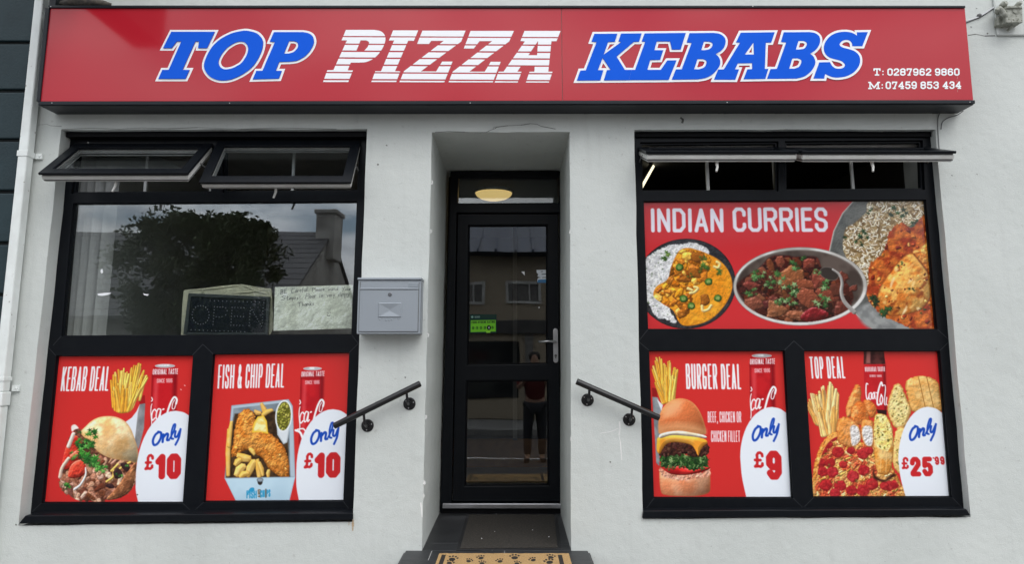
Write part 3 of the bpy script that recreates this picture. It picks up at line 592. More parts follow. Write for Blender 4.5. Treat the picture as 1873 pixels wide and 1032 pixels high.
    for k in range(60): a.stroke([(q0, q1), (q0+random.uniform(4, 14), q1+random.uniform(-4, 4))] if (q0 := random.uniform(660, 1220)) and (q1 := random.uniform(380, 690)) else [], random.uniform(3, 6), (206, 150, 122), clip=fm, alpha=.55, feather=2)
    chunk(a, 1042, 664, 84, (104, 20, 26), 0, .5, clip=im, dome=9, dw=14, bump=5, bs=12, hl=.7)
    a.blob(ell(1110, 440, 54, 34, 20, 20), (50, 44, 42), edge=((120, 112, 106), 2), clip=im)
    a.stroke([(1130, 418), (1165, 445), (1180, 490), (1176, 540), (1192, 590), (1245, 648)], 11, (150, 146, 142), w1=24, smooth=True, dome=3, dw=4, hl=.5)
    for x, y, r in ((722, 450, 44), (822, 466, 44), (930, 388, 36), (690, 538, 34), (905, 530, 44), (1085, 505, 38), (1065, 592, 44), (845, 582, 34), (912, 586, 32), (1046, 430, 20), (790, 500, 26), (970, 358, 18)): leafy(a, x, y, r, 9, ((64, 106, 54), (92, 136, 78), (40, 76, 38), (132, 162, 112)))
    a.text('INDIAN', (150, 216), (541, 217), (147, 84), 20, (232, 228, 238), gap=.36)
    a.text('CURRIES', (592, 214), (1104, 214), (586, 80), 20, (232, 228, 238), gap=.3)
    return a

def art_kebab():
    a = Art([(80, 40), (972, 35), (903, 1001), (0, 1003)], 330, 352, RED)
    a.blob([(645, 300), (648, 360), (612, 365), (600, 312)], (160, 26, 30), smooth=False)
    a.blob([(648, 355), (640, 520), (606, 660), (575, 600), (600, 420), (612, 362)], (150, 150, 152), smooth=False, col2=(120, 120, 124), sc=20)
    a.blob([(612, 362), (600, 420), (580, 600), (520, 478), (560, 450), (590, 410)], (222, 226, 234), smooth=False)
    fries(a, ((440, 380), (610, 330)), [(428, 200), (450, 150), (500, 108), (540, 150), (580, 92), (618, 92), (650, 160), (658, 200)], 21, 46)
    fries(a, ((452, 412), (560, 405)), [(425, 270), (470, 230), (520, 240), (560, 220), (620, 250)], 21, 22)
    a.blob([(415, 350), (440, 400), (500, 425), (560, 400), (600, 320), (602, 330), (575, 420), (510, 470), (430, 440)], RED, feather=2)
    can(a, 694, 104, 166, 560, tilt=-.035); script(a, (690, 470), 168, 128, 10)
    # kebab in pita
    fill = [(175, 560), (210, 520), (300, 600), (420, 660), (560, 740), (592, 760), (590, 840), (560, 920), (500, 965), (420, 985), (340, 1000), (230, 996), (160, 960), (110, 930), (90, 850), (95, 800), (125, 720), (140, 620)]
    a.blob(fill, (136, 86, 64), col2=(84, 48, 36), sc=8, bump=5, bs=5, rough=6); fm = a.mask(fill)
    for k in range(120): 
        x, y = random.uniform(90, 600), random.uniform(690, 1000)
        a.stroke([(x, y), (x+random.uniform(-50, 50), y+random.uniform(20, 60))], random.uniform(22, 46), pick(random.choice(((190, 138, 110), (164, 108, 82), (212, 166, 138), (118, 70, 52), (220, 184, 160))), 14), w1=random.uniform(10, 30), smooth=True, dome=2, dw=5, bump=3, bs=4, clip=fm, edge=((84, 42, 30), 1.8, .5))
    a.blob([(590, 750), (560, 770), (470, 900), (400, 985), (500, 968), (570, 900)], (120, 74, 48), col2=(168, 112, 74), sc=9, dome=6, dw=9, bump=4, bs=6)
    for p, c in (([(150, 600), (200, 570), (240, 640), (230, 720), (170, 780), (120, 790), (110, 740)], (206, 62, 44)), ([(170, 760), (230, 730), (270, 790), (230, 840), (150, 840)], (214, 72, 52)), ([(160, 700), (220, 660), (230, 700), (170, 740)], (226, 96, 72))): a.blob(p, c, col2=(184, 40, 32), sc=9, dome=6, dw=9, bump=3, bs=6, hl=.5)
    a.stroke([(262, 780), (262, 830), (230, 890), (192, 920)], 9, (240, 232, 224), w1=18, smooth=True, dome=3, dw=4)
    a.stroke([(150, 720), (110, 780), (96, 840)], 22, (226, 190, 170), smooth=True, dome=3, dw=5)
    a.stroke([(180, 560), (150, 640)], 26, (232, 206, 190), dome=3, dw=5)
    a.blob([(170, 545), (165, 508), (190, 495), (215, 520), (190, 530)], (240, 232, 224), edge=((200, 60, 50), 2, .5))
    pita = [(228, 545), (262, 505), (300, 470), (345, 448), (400, 440), (460, 446), (515, 474), (552, 520), (580, 590), (602, 670), (596, 745), (545, 738), (480, 728), (410, 712), (350, 680), (310, 640), (290, 600), (250, 580)]
    a.blob(pita, (236, 212, 168), col2=(214, 168, 108), sc=34, cm=.52, cw=.16, ball=((420, 590), 190, 160, .35), bump=2, bs=12, edge=((200, 146, 90), 5, .6)); pm = a.mask(pita)
    for k in range(26): chunk(a, random.uniform(300, 590), random.uniform(450, 720), random.uniform(8, 26), (204, 150, 92), clip=pm, dome=0, bump=0, edge=None, alpha=.35, feather=8)
    for p in (((430, 800), (450, 780), (470, 760)), ((400, 870), (440, 840), (445, 800)), ((480, 790), (520, 760), (550, 745))): a.stroke(p, 16, (226, 176, 90), smooth=True, dome=3, dw=4)
    for x, y, r in ((470, 815, 40), (520, 770, 36), (420, 900, 30)): chunk(a, x, y, r, (54, 34, 36), dome=3)
    for x, y, r, n in ((300, 560, 40, 12), (240, 630, 48, 16), (260, 700, 60, 18), (350, 740, 50, 14), (370, 790, 40, 10), (185, 700, 30, 7), (155, 905, 34, 8), (480, 820, 24, 5), (215, 545, 18, 4), (520, 770, 20, 4), (290, 620, 40, 10), (290, 760, 30, 6)): leafy(a, x, y, r, n, ((62, 138, 48), (42, 104, 40), (98, 168, 74), (28, 70, 30)))
    a.text('KEBAB DEAL', (92, 276), (404, 273), (108, 112), 11, (238, 240, 246), gap=.36)
    oval(a, (848, 404), (588, 850), (604, 1003), (944, 442))
    only(a, (690, 640), (186, -50), (14, -110), 15)
    a.text('\u00a3', (640, 795), (700, 793), (648, 690), 17, (198, 38, 42)); a.text('10', (712, 856), (880, 850), (716, 690), 43, (198, 38, 42), gap=.10)
    for p in ((905, 235), (880, 262)): a.stroke([p, (p[0]+4, p[1]+3)], 6, (230, 190, 190))
    return a

def art_fish():
    a = Art([(70, 25), (958, 20), (918, 988), (7, 995)], 330, 352, RED)
    can(a, 636, 122, 152, 620, tilt=-.03); script(a, (628, 486), 160, 128, 10)
    a.stroke([(600, 530), (630, 545), (650, 590)], 14, (244, 240, 242), smooth=True); a.stroke([(612, 525), (650, 520), (668, 540)], 9, (244, 240, 242), smooth=True)
    a.blob([(178, 365), (555, 325), (582, 370), (598, 838), (132, 845)], (176, 192, 204), smooth=False, edge=((120, 138, 152), 3, .6))
    a.blob([(192, 385), (540, 345), (556, 380), (566, 836), (150, 842)], (112, 124, 134), smooth=False, col2=(140, 152, 160), sc=30)
    a.blob([(150, 560), (188, 480), (200, 420), (540, 400), (562, 836), (140, 842)], (74, 54, 34), smooth=False, feather=4, col2=(48, 34, 22), sc=9)
    for p in (((375, 352), (365, 400), (400, 430)), ((450, 395), (420, 440), (380, 430)), ((160, 520), (160, 700), (155, 830)), ((180, 470), (172, 560), (160, 640)), ((330, 400), (370, 420))): wedge(a, p[0], p[-1], 34, (226, 176, 92))
    fish = [(250, 400), (290, 388), (330, 420), (350, 500), (420, 540), (480, 590), (530, 650), (552, 730), (555, 830), (500, 835), (450, 800), (410, 760), (370, 700), (320, 680), (270, 660), (220, 690), (178, 700), (190, 600), (205, 500), (225, 430)]
    a.blob(fish, (196, 116, 42), col2=(218, 148, 68), sc=14, dome=10, dw=26, bump=5, bs=6, hl=.2, rough=3, edge=((134, 70, 18), 5, .8)); fm = a.mask(fish)
    for k in range(80): chunk(a, random.uniform(180, 555), random.uniform(390, 835), random.uniform(3, 8), pick(random.choice(((226, 156, 70), (170, 92, 28), (240, 190, 110), (196, 112, 36))), 12), clip=fm, dome=2, dw=2, bump=0, edge=None)
    for p, w in ((((215, 690), (265, 665), (300, 720)), 52), (((200, 760), (240, 720)), 40), (((205, 830), (262, 760)), 52), (((280, 835), (330, 730)), 50), (((350, 720), (345, 780), (360, 840)), 34), (((385, 830), (360, 740)), 30), (((230, 840), (290, 810)), 40), (((330, 690), (300, 650)), 30), (((420, 840), (425, 790)), 26)):
        wedge(a, p[0], p[-1], w*1.1)
    a.blob([(312, 545), (325, 480), (350, 440), (390, 430), (412, 470), (420, 555), (370, 540)], (244, 222, 130), smooth=False, edge=((232, 182, 40), 6)); a.blob([(330, 530), (345, 480), (375, 455), (398, 490), (404, 535)], (244, 206, 104), col2=(250, 236, 170), sc=7)
    a.blob([(470, 440), (575, 440), (545, 610), (520, 622), (480, 560)], (214, 220, 224), smooth=False, edge=((150, 160, 168), 4, .7))
    a.blob(ell(522, 436, 56, 106, 28, 4), (226, 230, 232), smooth=False); a.blob(ell(522, 436, 46, 95, 28, 4), (116, 116, 38), smooth=False, col2=(92, 92, 28), sc=5); pm = a.mask(ell(522, 436, 46, 95, 28, 4), False)
    for k in range(70): chunk(a, random.uniform(476, 570), random.uniform(340, 535), random.uniform(8, 14), pick(random.choice(((132, 130, 46), (108, 106, 32), (158, 154, 68))), 8), clip=pm, dome=3, dw=3, edge=((70, 70, 20), 1.4, .6))
    a.blob([(132, 845), (598, 836), (560, 990), (205, 992)], (190, 216, 230), smooth=False, col2=(176, 204, 220), sc=60, edge=((140, 168, 186), 3, .5))
    a.blob(ell(366, 866, 17, 24, 16), (46, 40, 36)); a.blob(ell(366, 856, 22, 14, 16), (150, 160, 168), edge=((90, 100, 108), 3))
    B = (44, 150, 196)
    a.text('FISH', (276, 978), (344, 978), (276, 926), 7, B, gap=.2); a.blob([(292, 925), (305, 908), (325, 908), (328, 925), (310, 935)], B); a.stroke([(296, 930), (286, 945)], 9, B)
    a.text('AND', (372, 972), (372, 918), (350, 972), 6, (122, 96, 66)); a.text('CHIPS', (366, 972), (434, 966), (366, 924), 6.5, B, gap=.2); a.stroke([(404, 970), (404, 918)], 9, (122, 110, 96))
    a.text('FISH & CHIP DEAL', (86, 254), (524, 248), (94, 94), 10.5, (238, 240, 246), gap=.36)
    oval(a, (846, 392), (604, 800), (622, 995), (938, 428))
    only(a, (695, 630), (186, -48), (10, -115), 15)
    a.text('\u00a3', (650, 782), (710, 780), (658, 678), 17, (198, 38, 42)); a.text('10', (722, 844), (892, 840), (726, 678), 43, (198, 38, 42), gap=.10)
    return a

def art_burger():
    a = Art([(25, 41), (909, 41), (963, 1004), (56, 1004)], 330, 352, RED)
    a.blob([(48, 285), (80, 290), (86, 350), (50, 345)], (150, 24, 28), smooth=False)
    a.blob([(50, 345), (86, 350), (110, 420), (96, 800), (76, 780), (66, 600)], (150, 156, 160), smooth=False, col2=(120, 126, 132), sc=20); a.blob([(80, 360), (110, 440), (120, 400)], (226, 228, 232), smooth=False)
    fries(a, ((95, 300), (190, 360)), [(45, 180), (72, 95), (100, 92), (130, 140), (165, 105), (190, 160), (215, 170)], 19, 42)
    fries(a, ((120, 385), (185, 370)), [(70, 230), (120, 220), (170, 200), (212, 230)], 19, 16)
    can(a, 688, 72, 164, 520, tilt=.018); script(a, (700, 436), 165, 128, 10)
    a.text('BURGER DEAL', (274, 294), (636, 296), (268, 126), 12, (238, 240, 246), gap=.36)
    a.text('BEEF, CHICKEN OR', (416, 514), (636, 514), (414, 442), 5.4, (240, 232, 236), gap=.3); a.text('CHICKEN FILLET', (437, 642), (628, 642), (436, 568), 5.4, (240, 232, 236), gap=.3)
    # burger, bottom to top
    bun = [(100, 820), (160, 850), (260, 880), (380, 850), (424, 820), (432, 930), (420, 975), (350, 996), (240, 998), (150, 992), (106, 965)]
    a.blob(bun, (216, 134, 92), col2=(226, 164, 126), sc=30, ball=((262, 890), 175, 130, .4), bump=1, bs=4, edge=((176, 96, 56), 5, .5))
    a.blob([(100, 812), (180, 850), (260, 858), (380, 840), (424, 812), (424, 870), (340, 880), (250, 898), (160, 880), (104, 850)], (226, 168, 142), col2=(204, 134, 106), sc=7, bump=5, bs=5, rough=4)
    a.blob([(118, 800), (200, 800), (300, 820), (416, 800), (420, 824), (330, 850), (250, 860), (160, 848)], (206, 44, 40), col2=(180, 28, 30), sc=12, dome=6, dw=8, hl=.8)
    a.blob([(106, 730), (180, 700), (300, 730), (410, 730), (418, 790), (380, 812), (320, 830), (250, 800), (180, 806), (110, 800)], (44, 84, 34), col2=(24, 52, 22), sc=7, bump=7, bs=6, rough=7)
    for k in range(70): leafy(a, random.uniform(112, 412), random.uniform(710, 815), 26, 2, ((66, 98, 48), (44, 74, 36), (100, 130, 76), (28, 50, 26)))
    a.blob([(96, 730), (110, 680), (150, 648), (240, 640), (330, 648), (412, 660), (418, 720), (340, 742), (240, 720), (160, 735)], (74, 40, 32), col2=(46, 24, 20), sc=6, bump=5, bs=5, dome=4, dw=12, rough=4)
    for k in range(60): chunk(a, random.uniform(104, 414), random.uniform(650, 728), random.uniform(6, 13), pick((84, 46, 36), 18), dome=1.6, dw=3, edge=((40, 20, 16), 1.5, .4))
    a.blob([(80, 650), (92, 610), (180, 592), (280, 600), (390, 622), (414, 648), (385, 672), (366, 700), (352, 734), (330, 690), (300, 660), (220, 644), (150, 652), (118, 690), (98, 720), (80, 700)], (246, 178, 74), col2=(238, 156, 50), sc=26, dome=6, dw=8, edge=((204, 116, 30), 2.5, .6))
    a.blob([(98, 596), (140, 578), (250, 570), (390, 598), (400, 618), (300, 606), (180, 598), (104, 618)], (228, 220, 202), col2=(206, 194, 170), sc=12, dome=4, dw=5)
    top = [(90, 560), (92, 490), (112, 430), (150, 385), (200, 360), (252, 356), (310, 378), (356, 430), (390, 510), (402, 590), (340, 586), (240, 570), (160, 574), (100, 588)]
    a.blob(top, (206, 112, 64), col2=(222, 140, 88), sc=46, ball=((236, 470), 175, 130, .28), bump=.8, bs=4, edge=((226, 164, 104), 6, .4)); a.blob([(96, 540), (150, 520), (250, 515), (340, 530), (396, 560), (398, 585), (320, 578), (230, 565), (150, 570), (100, 580)], (236, 178, 124), alpha=.6, feather=18); a.blob([(150, 430), (200, 400), (240, 410), (220, 450), (170, 470)], (236, 180, 140), alpha=.4, feather=16)
    a.blob([(120, 470), (150, 410), (200, 378), (260, 372), (240, 392), (180, 420), (146, 480)], (240, 190, 150), alpha=.35, feather=12)
    for k in range(22):
        x = random.uniform(112, 405); y = random.uniform(715, 800); a.stroke([(x, y), (x+random.uniform(-18, 18), y+random.uniform(8, 22)), (x+random.uniform(-24, 24), y+random.uniform(14, 34))], 5, random.choice(((150, 178, 110), (120, 158, 84), (172, 196, 134))), w1=2, smooth=True, alpha=.8)
    oval(a, (838, 412), (628, 740), (668, 1004), (930, 450))
    only(a, (702, 642), (176, -46), (16, -120), 15)
    a.text('\u00a3', (716, 812), (784, 814), (714, 702), 18, (198, 38, 42)); a.text('9', (802, 890), (904, 890), (796, 700), 44, (198, 38, 42))
    return a

def art_top():
    a = Art([(4, 41), (887, 43), (966, 999), (63, 1001)], 330, 352, RED)
    a.blob([(405, 30), (535, 30), (548, 130), (404, 130)], (52, 20, 22), smooth=False, col2=(84, 40, 38), sc=14); a.blob([(425, 40), (450, 40), (448, 125), (420, 125)], (150, 90, 84), smooth=False, feather=4)
    a.blob([(404, 130), (548, 130), (556, 440), (412, 430)], (198, 34, 40), smooth=False, col2=(184, 28, 36), sc=30); a.blob([(530, 132), (548, 132), (556, 440), (540, 440)], (130, 18, 26), smooth=False, feather=4)
    a.blob([(490, 430), (556, 435), (556, 470), (500, 466)], (44, 18, 20), smooth=False)
    a.text('ORIGINAL TASTE', (414, 180), (545, 178), (412, 148), 5.5, (236, 220, 222), gap=.36); a.text('SINCE 1886', (444, 216), (522, 216), (444, 200), 4, (224, 190, 192), gap=.36)
    wc = (246, 242, 244)
    for P, w in ((((432, 262), (422, 262), (420, 320), (428, 366), (440, 340)), 8), (((452, 318), (440, 330), (442, 360), (454, 358), (455, 320)), 7), (((474, 316), (462, 330), (463, 358), (472, 352), (476, 318), (480, 360)), 7), (((484, 318), (494, 320)), 7), (((528, 272), (520, 250), (505, 290), (494, 350), (496, 396), (510, 396)), 11), (((528, 272), (545, 270), (548, 300)), 6), (((520, 330), (512, 370), (520, 396), (530, 360), (520, 330)), 8), (((548, 300), (540, 380), (546, 400)), 7), (((556, 350), (552, 390), (560, 400)), 7)): a.stroke(P, w, wc, smooth=True)
    fries(a, ((90, 520), (240, 560)), [(36, 400), (60, 330), (100, 330), (140, 280), (190, 255), (215, 300), (250, 345), (280, 410)], 26, 40, ((230, 182, 112), (214, 158, 84), (240, 200, 138)))
    fries(a, ((120, 600), (210, 590)), [(70, 430), (130, 420), (180, 430), (230, 410)], 26, 12, ((236, 190, 122), (214, 158, 84)))
    a.blob([(40, 480), (80, 520), (120, 600), (120, 660), (40, 720)], RED, smooth=False)
    def nug(p, c=(206, 120, 56), inner=None):
        a.blob(p, c, col2=(226, 154, 88), sc=10, dome=6, dw=16, bump=3, bs=6, edge=((150, 74, 26), 4, .7), rough=2)
        if inner: a.blob(inner, (232, 226, 220), col2=(204, 198, 194), sc=5, bump=4, bs=4, edge=((214, 150, 90), 3, .6))
    nug([(296, 480), (292, 400), (320, 330), (350, 268), (378, 270), (388, 320), (380, 390), (340, 460)]); nug([(322, 490), (326, 420), (370, 376), (410, 390), (440, 450), (430, 520), (350, 530)], (200, 106, 44)); nug([(402, 380), (440, 366), (478, 400), (488, 440), (470, 480), (440, 470)], (210, 116, 52))
    # garlic bread
    def bread(p, crust=(214, 156, 82)): a.blob(p, crust, col2=(232, 190, 120), sc=16, dome=6, dw=20, bump=2, bs=7, edge=((150, 92, 34), 4, .7), rough=2)
    bread([(680, 280), (690, 236), (760, 208), (820, 212), (890, 250), (905, 330), (915, 440), (740, 450), (700, 380)])
    for x in (772, 826): a.stroke([(x-8, 215), (x+18, 330), (x+40, 430)], 5, (150, 96, 40), smooth=True)
    bread([(560, 430), (580, 330), (610, 265), (650, 270), (690, 360), (716, 430), (680, 540), (630, 560), (590, 520)], (206, 170, 100))
    def speck(p, n):
        m = a.mask(p); xs = [q[0] for q in p]; ys = [q[1] for q in p]
        for k in range(n): chunk(a, random.uniform(min(xs), max(xs)), random.uniform(min(ys), max(ys)), random.uniform(3, 8), random.choice(((90, 92, 36), (124, 118, 52), (146, 112, 44))), clip=m, dome=0, bump=0, edge=None)
    p = [(572, 430), (590, 340), (615, 280), (645, 285), (680, 370), (700, 430), (668, 520), (630, 540), (600, 500)]; a.blob(p, (222, 196, 124), col2=(236, 214, 150), sc=10, bump=2.5, bs=4); speck(p, 46)
    bread([(600, 800), (596, 680), (612, 580), (650, 540), (700, 600), (680, 860), (640, 850)], (216, 178, 108)); speck([(604, 780), (604, 640), (650, 580), (660, 800)], 26)
    # pizza
    pz = [(66, 900), (76, 800), (110, 690), (160, 610), (230, 580), (330, 640), (470, 650), (560, 760), (640, 900), (660, 1010), (80, 1010), (70, 960)]
    a.blob(pz, (206, 152, 82), col2=(176, 108, 48), sc=12, dome=12, dw=18, bump=5, bs=6, rough=3, edge=((140, 84, 34), 3, .7))
    pin = [(96, 900), (108, 800), (140, 700), (190, 630), (250, 610), (330, 660), (470, 670), (540, 770), (610, 890), (640, 1010), (108, 1010)]
    a.blob(pin, (216, 158, 90), col2=(190, 76, 48), sc=13, bump=7, bs=5, hl=.3, feather=6); pm = a.mask(pin)
    for k in range(190):
        x, y = random.uniform(96, 640), random.uniform(600, 1005); a.stroke([(x, y), (x+random.uniform(-26, 26), y+random.uniform(-18, 18))], random.uniform(6, 13), pick(random.choice(((240, 204, 130), (226, 170, 86), (204, 92, 54), (246, 222, 160), (170, 120, 50), (150, 130, 60))), 12), dome=2, dw=2, clip=pm)
    for x, y, r in ((200, 610, 34), (170, 660, 32), (130, 700, 34), (235, 710, 40), (120, 780, 36), (185, 780, 34), (135, 840, 36), (200, 840, 38), (155, 925, 42), (250, 930, 40), (335, 870, 40), (400, 720, 40), (405, 830, 40), (400, 960, 42), (460, 920, 42), (325, 960, 36), (440, 700, 30), (570, 930, 36), (270, 790, 28), (540, 930, 30), (215, 980, 36), (320, 700, 28), (610, 920, 30)):
        chunk(a, x, y, r, pick((184, 44, 46), 10), 0, .92, n=12, jit=.06, clip=pm, dome=1.5, dw=5, bump=2, bs=5, edge=((128, 24, 28), 2.5, .6), col2=(160, 30, 36), sc=6, hl=.2)
    for x, y in ((170, 800), (270, 770), (360, 900), (430, 860), (240, 870), (320, 740), (160, 720), (210, 910)): leafy(a, x, y, 16, 3, ((122, 128, 52), (92, 98, 40)))
    nug([(230, 600), (232, 510), (270, 478), (330, 494), (380, 550), (384, 640), (330, 676), (250, 650)], (208, 130, 60), [(318, 620), (314, 550), (340, 530), (372, 552), (384, 620), (360, 660), (328, 668)])
    nug([(388, 540), (400, 500), (440, 496), (470, 520), (470, 660), (420, 670), (392, 620)], (208, 130, 60), [(394, 600), (400, 545), (440, 535), (464, 560), (462, 660), (420, 664)])
    a.blob([(470, 800), (480, 860), (540, 890), (600, 850), (606, 870), (540, 905), (470, 880)], (60, 30, 20), feather=5)
    bread([(472, 700), (470, 540), (478, 470), (520, 456), (560, 476), (590, 540), (600, 650), (592, 780), (570, 850), (530, 858), (490, 830)], (216, 142, 60))
    p = [(476, 640), (474, 540), (482, 474), (520, 462), (556, 482), (584, 550), (590, 640), (560, 700), (520, 690)]; a.blob(p, (238, 206, 116), col2=(250, 230, 160), sc=9, bump=3, bs=5, rough=3); speck(p, 60)
    for x in (520, 556): a.stroke([(x, 720), (x-6, 840)], 5, (240, 200, 130), alpha=.7)
    a.text('TOP DEAL', (56, 226), (286, 224), (44, 80), 11, (238, 240, 246), gap=.36)
    oval(a, (826, 412), (632, 760), (680, 1001), (918, 450))
    only(a, (700, 640), (174, -46), (16, -116), 15)
    a.text('\u00a3', (654, 822), (702, 822), (650, 742), 14, (198, 38, 42)); a.text('25', (714, 870), (862, 868), (706, 742), 31, (198, 38, 42), gap=.16); a.text("99", (874, 794), (938, 792), (868, 740), 12, (198, 38, 42), gap=.36); a.stroke([(862, 748), (864, 750)], 9, (198, 38, 42))
    return a

# ------------------------------------------------------------------ ground
def ground_sheet(name, x0, x1, y0, y1, z, m):
    mb = MB(); mb.box(x0, x1, y0, y1, z-0.3, z); return tag(mb.build(name, m), kind='structure')
ground_sheet('ground', -60, 60, -60, 40, -0.16, M['pave'])
ground_sheet('road', -60, 60, -9.2, -2.4, -0.12, M['road'])
ground_sheet('pavement', -60, 60, -2.25, 0.0, 0.0, M['pave'])
ground_sheet('opposite_pavement', -60, 60, -11.6, -9.35, 0.0, M['pave'])
for y in (-2.4, -9.35):
    mb = MB(); mb.box(-60, 60, y, y+0.15, -0.2, 0.012); tag(mb.build('kerb', M['pave'], bevel=0.01), kind='structure')
mb = MB()
for k in range(-8, 9): mb.box(k*4-1, k*4+1, -5.85, -5.75, -0.119, -0.116)
tag(mb.build('road_marking', M['roadline']), kind='structure')

# ------------------------------------------------------------------ the shop building: wall with three openings
shop = empty('shop_building', (0, 0, 0), 'pale grey rendered shop front with two black framed windows and a recessed doorway', 'shop')
YL, YR_, YD = 0.115, 0.068, 1.10
def quad_px(pts, y): return [W(px, py, y) for px, py in pts]
def jitter(q, n=14, amp=0.0028, closed=True):
    """edges broken into short lengths that wander a little, like hand-finished plaster"""
    out = []
    for i in range(len(q) if closed else len(q)-1):
        a, b = q[i], q[(i+1) % len(q)]
        for k in range(n):
            p = a.lerp(b, k/n)
            if k: p = p+Vector((random.uniform(-amp, amp), 0, random.uniform(-amp, amp)))
            out.append(p)
    if not closed: out.append(q[-1])
    return out
L_open = jitter(quad_px([(112, 237), (671.5, 235.5), (645, 956), (33.5, 963)], 0))
R_open = jitter(quad_px([(1160, 237), (1711, 236.5), (1775.6, 947), (1176, 950)], 0))
FLOOR_Z = W(905, 1008, 0).z
dq = quad_px([(771.6, 1008), (790, 242), (1042, 241), (1045, 1008)], 0)
D_edge = jitter(dq, 16, 0.0025, closed=False)
wx0 = W(48, 350, 0).x; wx1 = 6.2; wz1 = 6.4
outer = [Vector((wx0, 0, -0.02)), Vector((dq[0].x, 0, -0.02))]+D_edge+[Vector((dq[3].x, 0, -0.02)), Vector((wx1, 0, -0.02)), Vector((wx1, 0, wz1)), Vector((wx0, 0, wz1))]
mb = MB(); mb.poly(outer, [L_open, R_open], 0)
def reveal(loop, depth, closed=True):
    n = len(loop)
    for i in range(n if closed else n-1):
        a, b = loop[i], loop[(i+1) % n]; d = Vector((0, depth, 0)); mb.quad(a, b, b+d, a+d)
reveal(L_open, 0.45); reveal(R_open, 0.45); reveal(D_edge, YD+0.25, False)
mb.m = 1                                     # hairline cracks, a millimetre proud
def ribbon(pts, w, y=-0.0012):
    P = [W(px, py, y) for px, py in pts]
    for a, b in zip(P[:-1], P[1:]):
        t = (b-a).normalized(); n = Vector((-t.z, 0, t.x))*w/2*random.uniform(.6, 1.3); mb.quad(a-n, b-n, b+n, a+n)
C2 = crop(560, 0, 2.927)
ribbon([C2(*p) for p in ((690, 707), (760, 704), (850, 706), (930, 710), (965, 708), (985, 697), (1010, 688), (1020, 680), (1080, 672), (1150, 669), (1200, 661), (1235, 664), (1260, 676), (1300, 683), (1335, 690))], 0.0042)
ribbon([C2(*p) for p in ((1000, 690), (1005, 680), (1040, 676))], 0.003)
C1 = crop(0, 0, 2.927)
ribbon([C1(*p) for p in ((330, 692), (480, 686), (640, 690), (760, 684), (900, 688), (1060, 682), (1290, 690), (1500, 684), (1800, 690))], 0.004)
ribbon([C1(*p) for p in ((205, 668), (250, 664), (270, 672), (330, 676))], 0.003)
C3 = crop(1100, 0, 2.423)
ribbon([C3(*p) for p in ((1625, 155), (1660, 150), (1700, 158), (1745, 157))], 0.006); ribbon([C3(*p) for p in ((350, 520), (362, 530), (358, 545))], 0.012)
for px, py in ((1785, 14), (1775, 48), (1740, 320), (1805, 60), (250, 905), (28, 960), (1248, 217), (1786, 318), (160, 260), (1115, 845), (690, 300), (706, 265), (740, 690)): ribbon([(px, py), (px+2.5, py+1.5)], random.uniform(.006, .012))
for k in range(40):
    px = random.uniform(110, 1750); ribbon([(px, 206+random.uniform(0, 2)), (px+random.uniform(6, 26), 207)], 0.006)
mb.m = 2
C7 = crop(600, 600, 2.39)
ribbon([C7(*p) for p in ((1274, 410), (1276, 440), (1272, 470), (1278, 500), (1284, 580))], 0.008); ribbon([C7(*p) for p in ((1190, 462), (1235, 455), (1270, 440))], 0.004)
ribbon([C7(*p) for p in ((405, 765), (408, 785), (411, 830))], 0.012)
mb.m = 3
ribbon([(646, 951), (645.6, 957), (645.2, 964), (645, 972)], 0.012); ribbon([(638.5, 955), (638, 962)], .004)
for px, py, w in ((790, 330, .008), (788, 420, .006), (783, 610, .007), (779, 760, .006), (776, 880, .012), (775, 905, .008), (1042, 420, .006), (1044, 800, .006)): mb.m = 2; ribbon([(px, py), (px+.8, py+3), (px-.4, py+7)], w)
mb.build('wall', [M['wall'], M['crack'], M['chip'], M['rust']], shop, recalc=False)
# upper wall band (thin ledge beside the sign) and gable sides so the building has a body
mb = MB(); a = W(1822, 66, 0); mb.box(a.x, wx1, -0.018, -0.001, a.z, a.z+0.42); mb.build('wall_ledge', M['wall'], shop, bevel=0.012)
mb = MB(); mb.box(wx0, wx1, 8.0, 8.2, -0.02, wz1); mb.box(wx0, wx0+0.2, 0.46, 8.0, -0.02, wz1); mb.box(wx1-0.2, wx1, 0.46, 8.0, -0.02, wz1); mb.box(wx0, wx1, 0.02, 8.2, wz1+.01, wz1+0.15)
mb.build('outer_shell', M['wall'], shop)
# rooms behind the glass
def room(name, x0, x1, y0, y1, z0, z1, loop=None, mats=None):
    mb = MB(); mb.m = 0
    mb.quad((x0, y1, z0), (x1, y1, z0), (x1, y1, z1), (x0, y1, z1)); mb.quad((x0, y0, z0), (x0, y1, z0), (x0, y1, z1), (x0, y0, z1)); mb.quad((x1, y0, z0), (x1, y1, z0), (x1, y1, z1), (x1, y0, z1))
    mb.quad((x0, y0, z1), (x1, y0, z1), (x1, y1, z1), (x0, y1, z1))
    if loop: mb.poly([(x0, y0, z0), (x1, y0, z0), (x1, y0, z1), (x0, y0, z1)], [[p+Vector((0, y0, 0)) for p in loop]], y0)
    mb.m = 1; mb.quad((x0, y0, z0), (x1, y0, z0), (x1, y1, z0), (x0, y1, z0))
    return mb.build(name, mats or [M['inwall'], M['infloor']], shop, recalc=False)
ZC = 3.42
room('seating_room', -3.42, -0.72, 0.45, 4.4, FLOOR_Z, ZC, L_open, [mat('dim_room_plaster', (0.52, 0.47, 0.42), 0.8), M['infloor']])
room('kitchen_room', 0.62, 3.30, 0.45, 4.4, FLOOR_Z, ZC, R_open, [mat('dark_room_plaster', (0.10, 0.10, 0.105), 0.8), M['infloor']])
HALL_Z = W(903, 357, YD+1.0).z+0.046
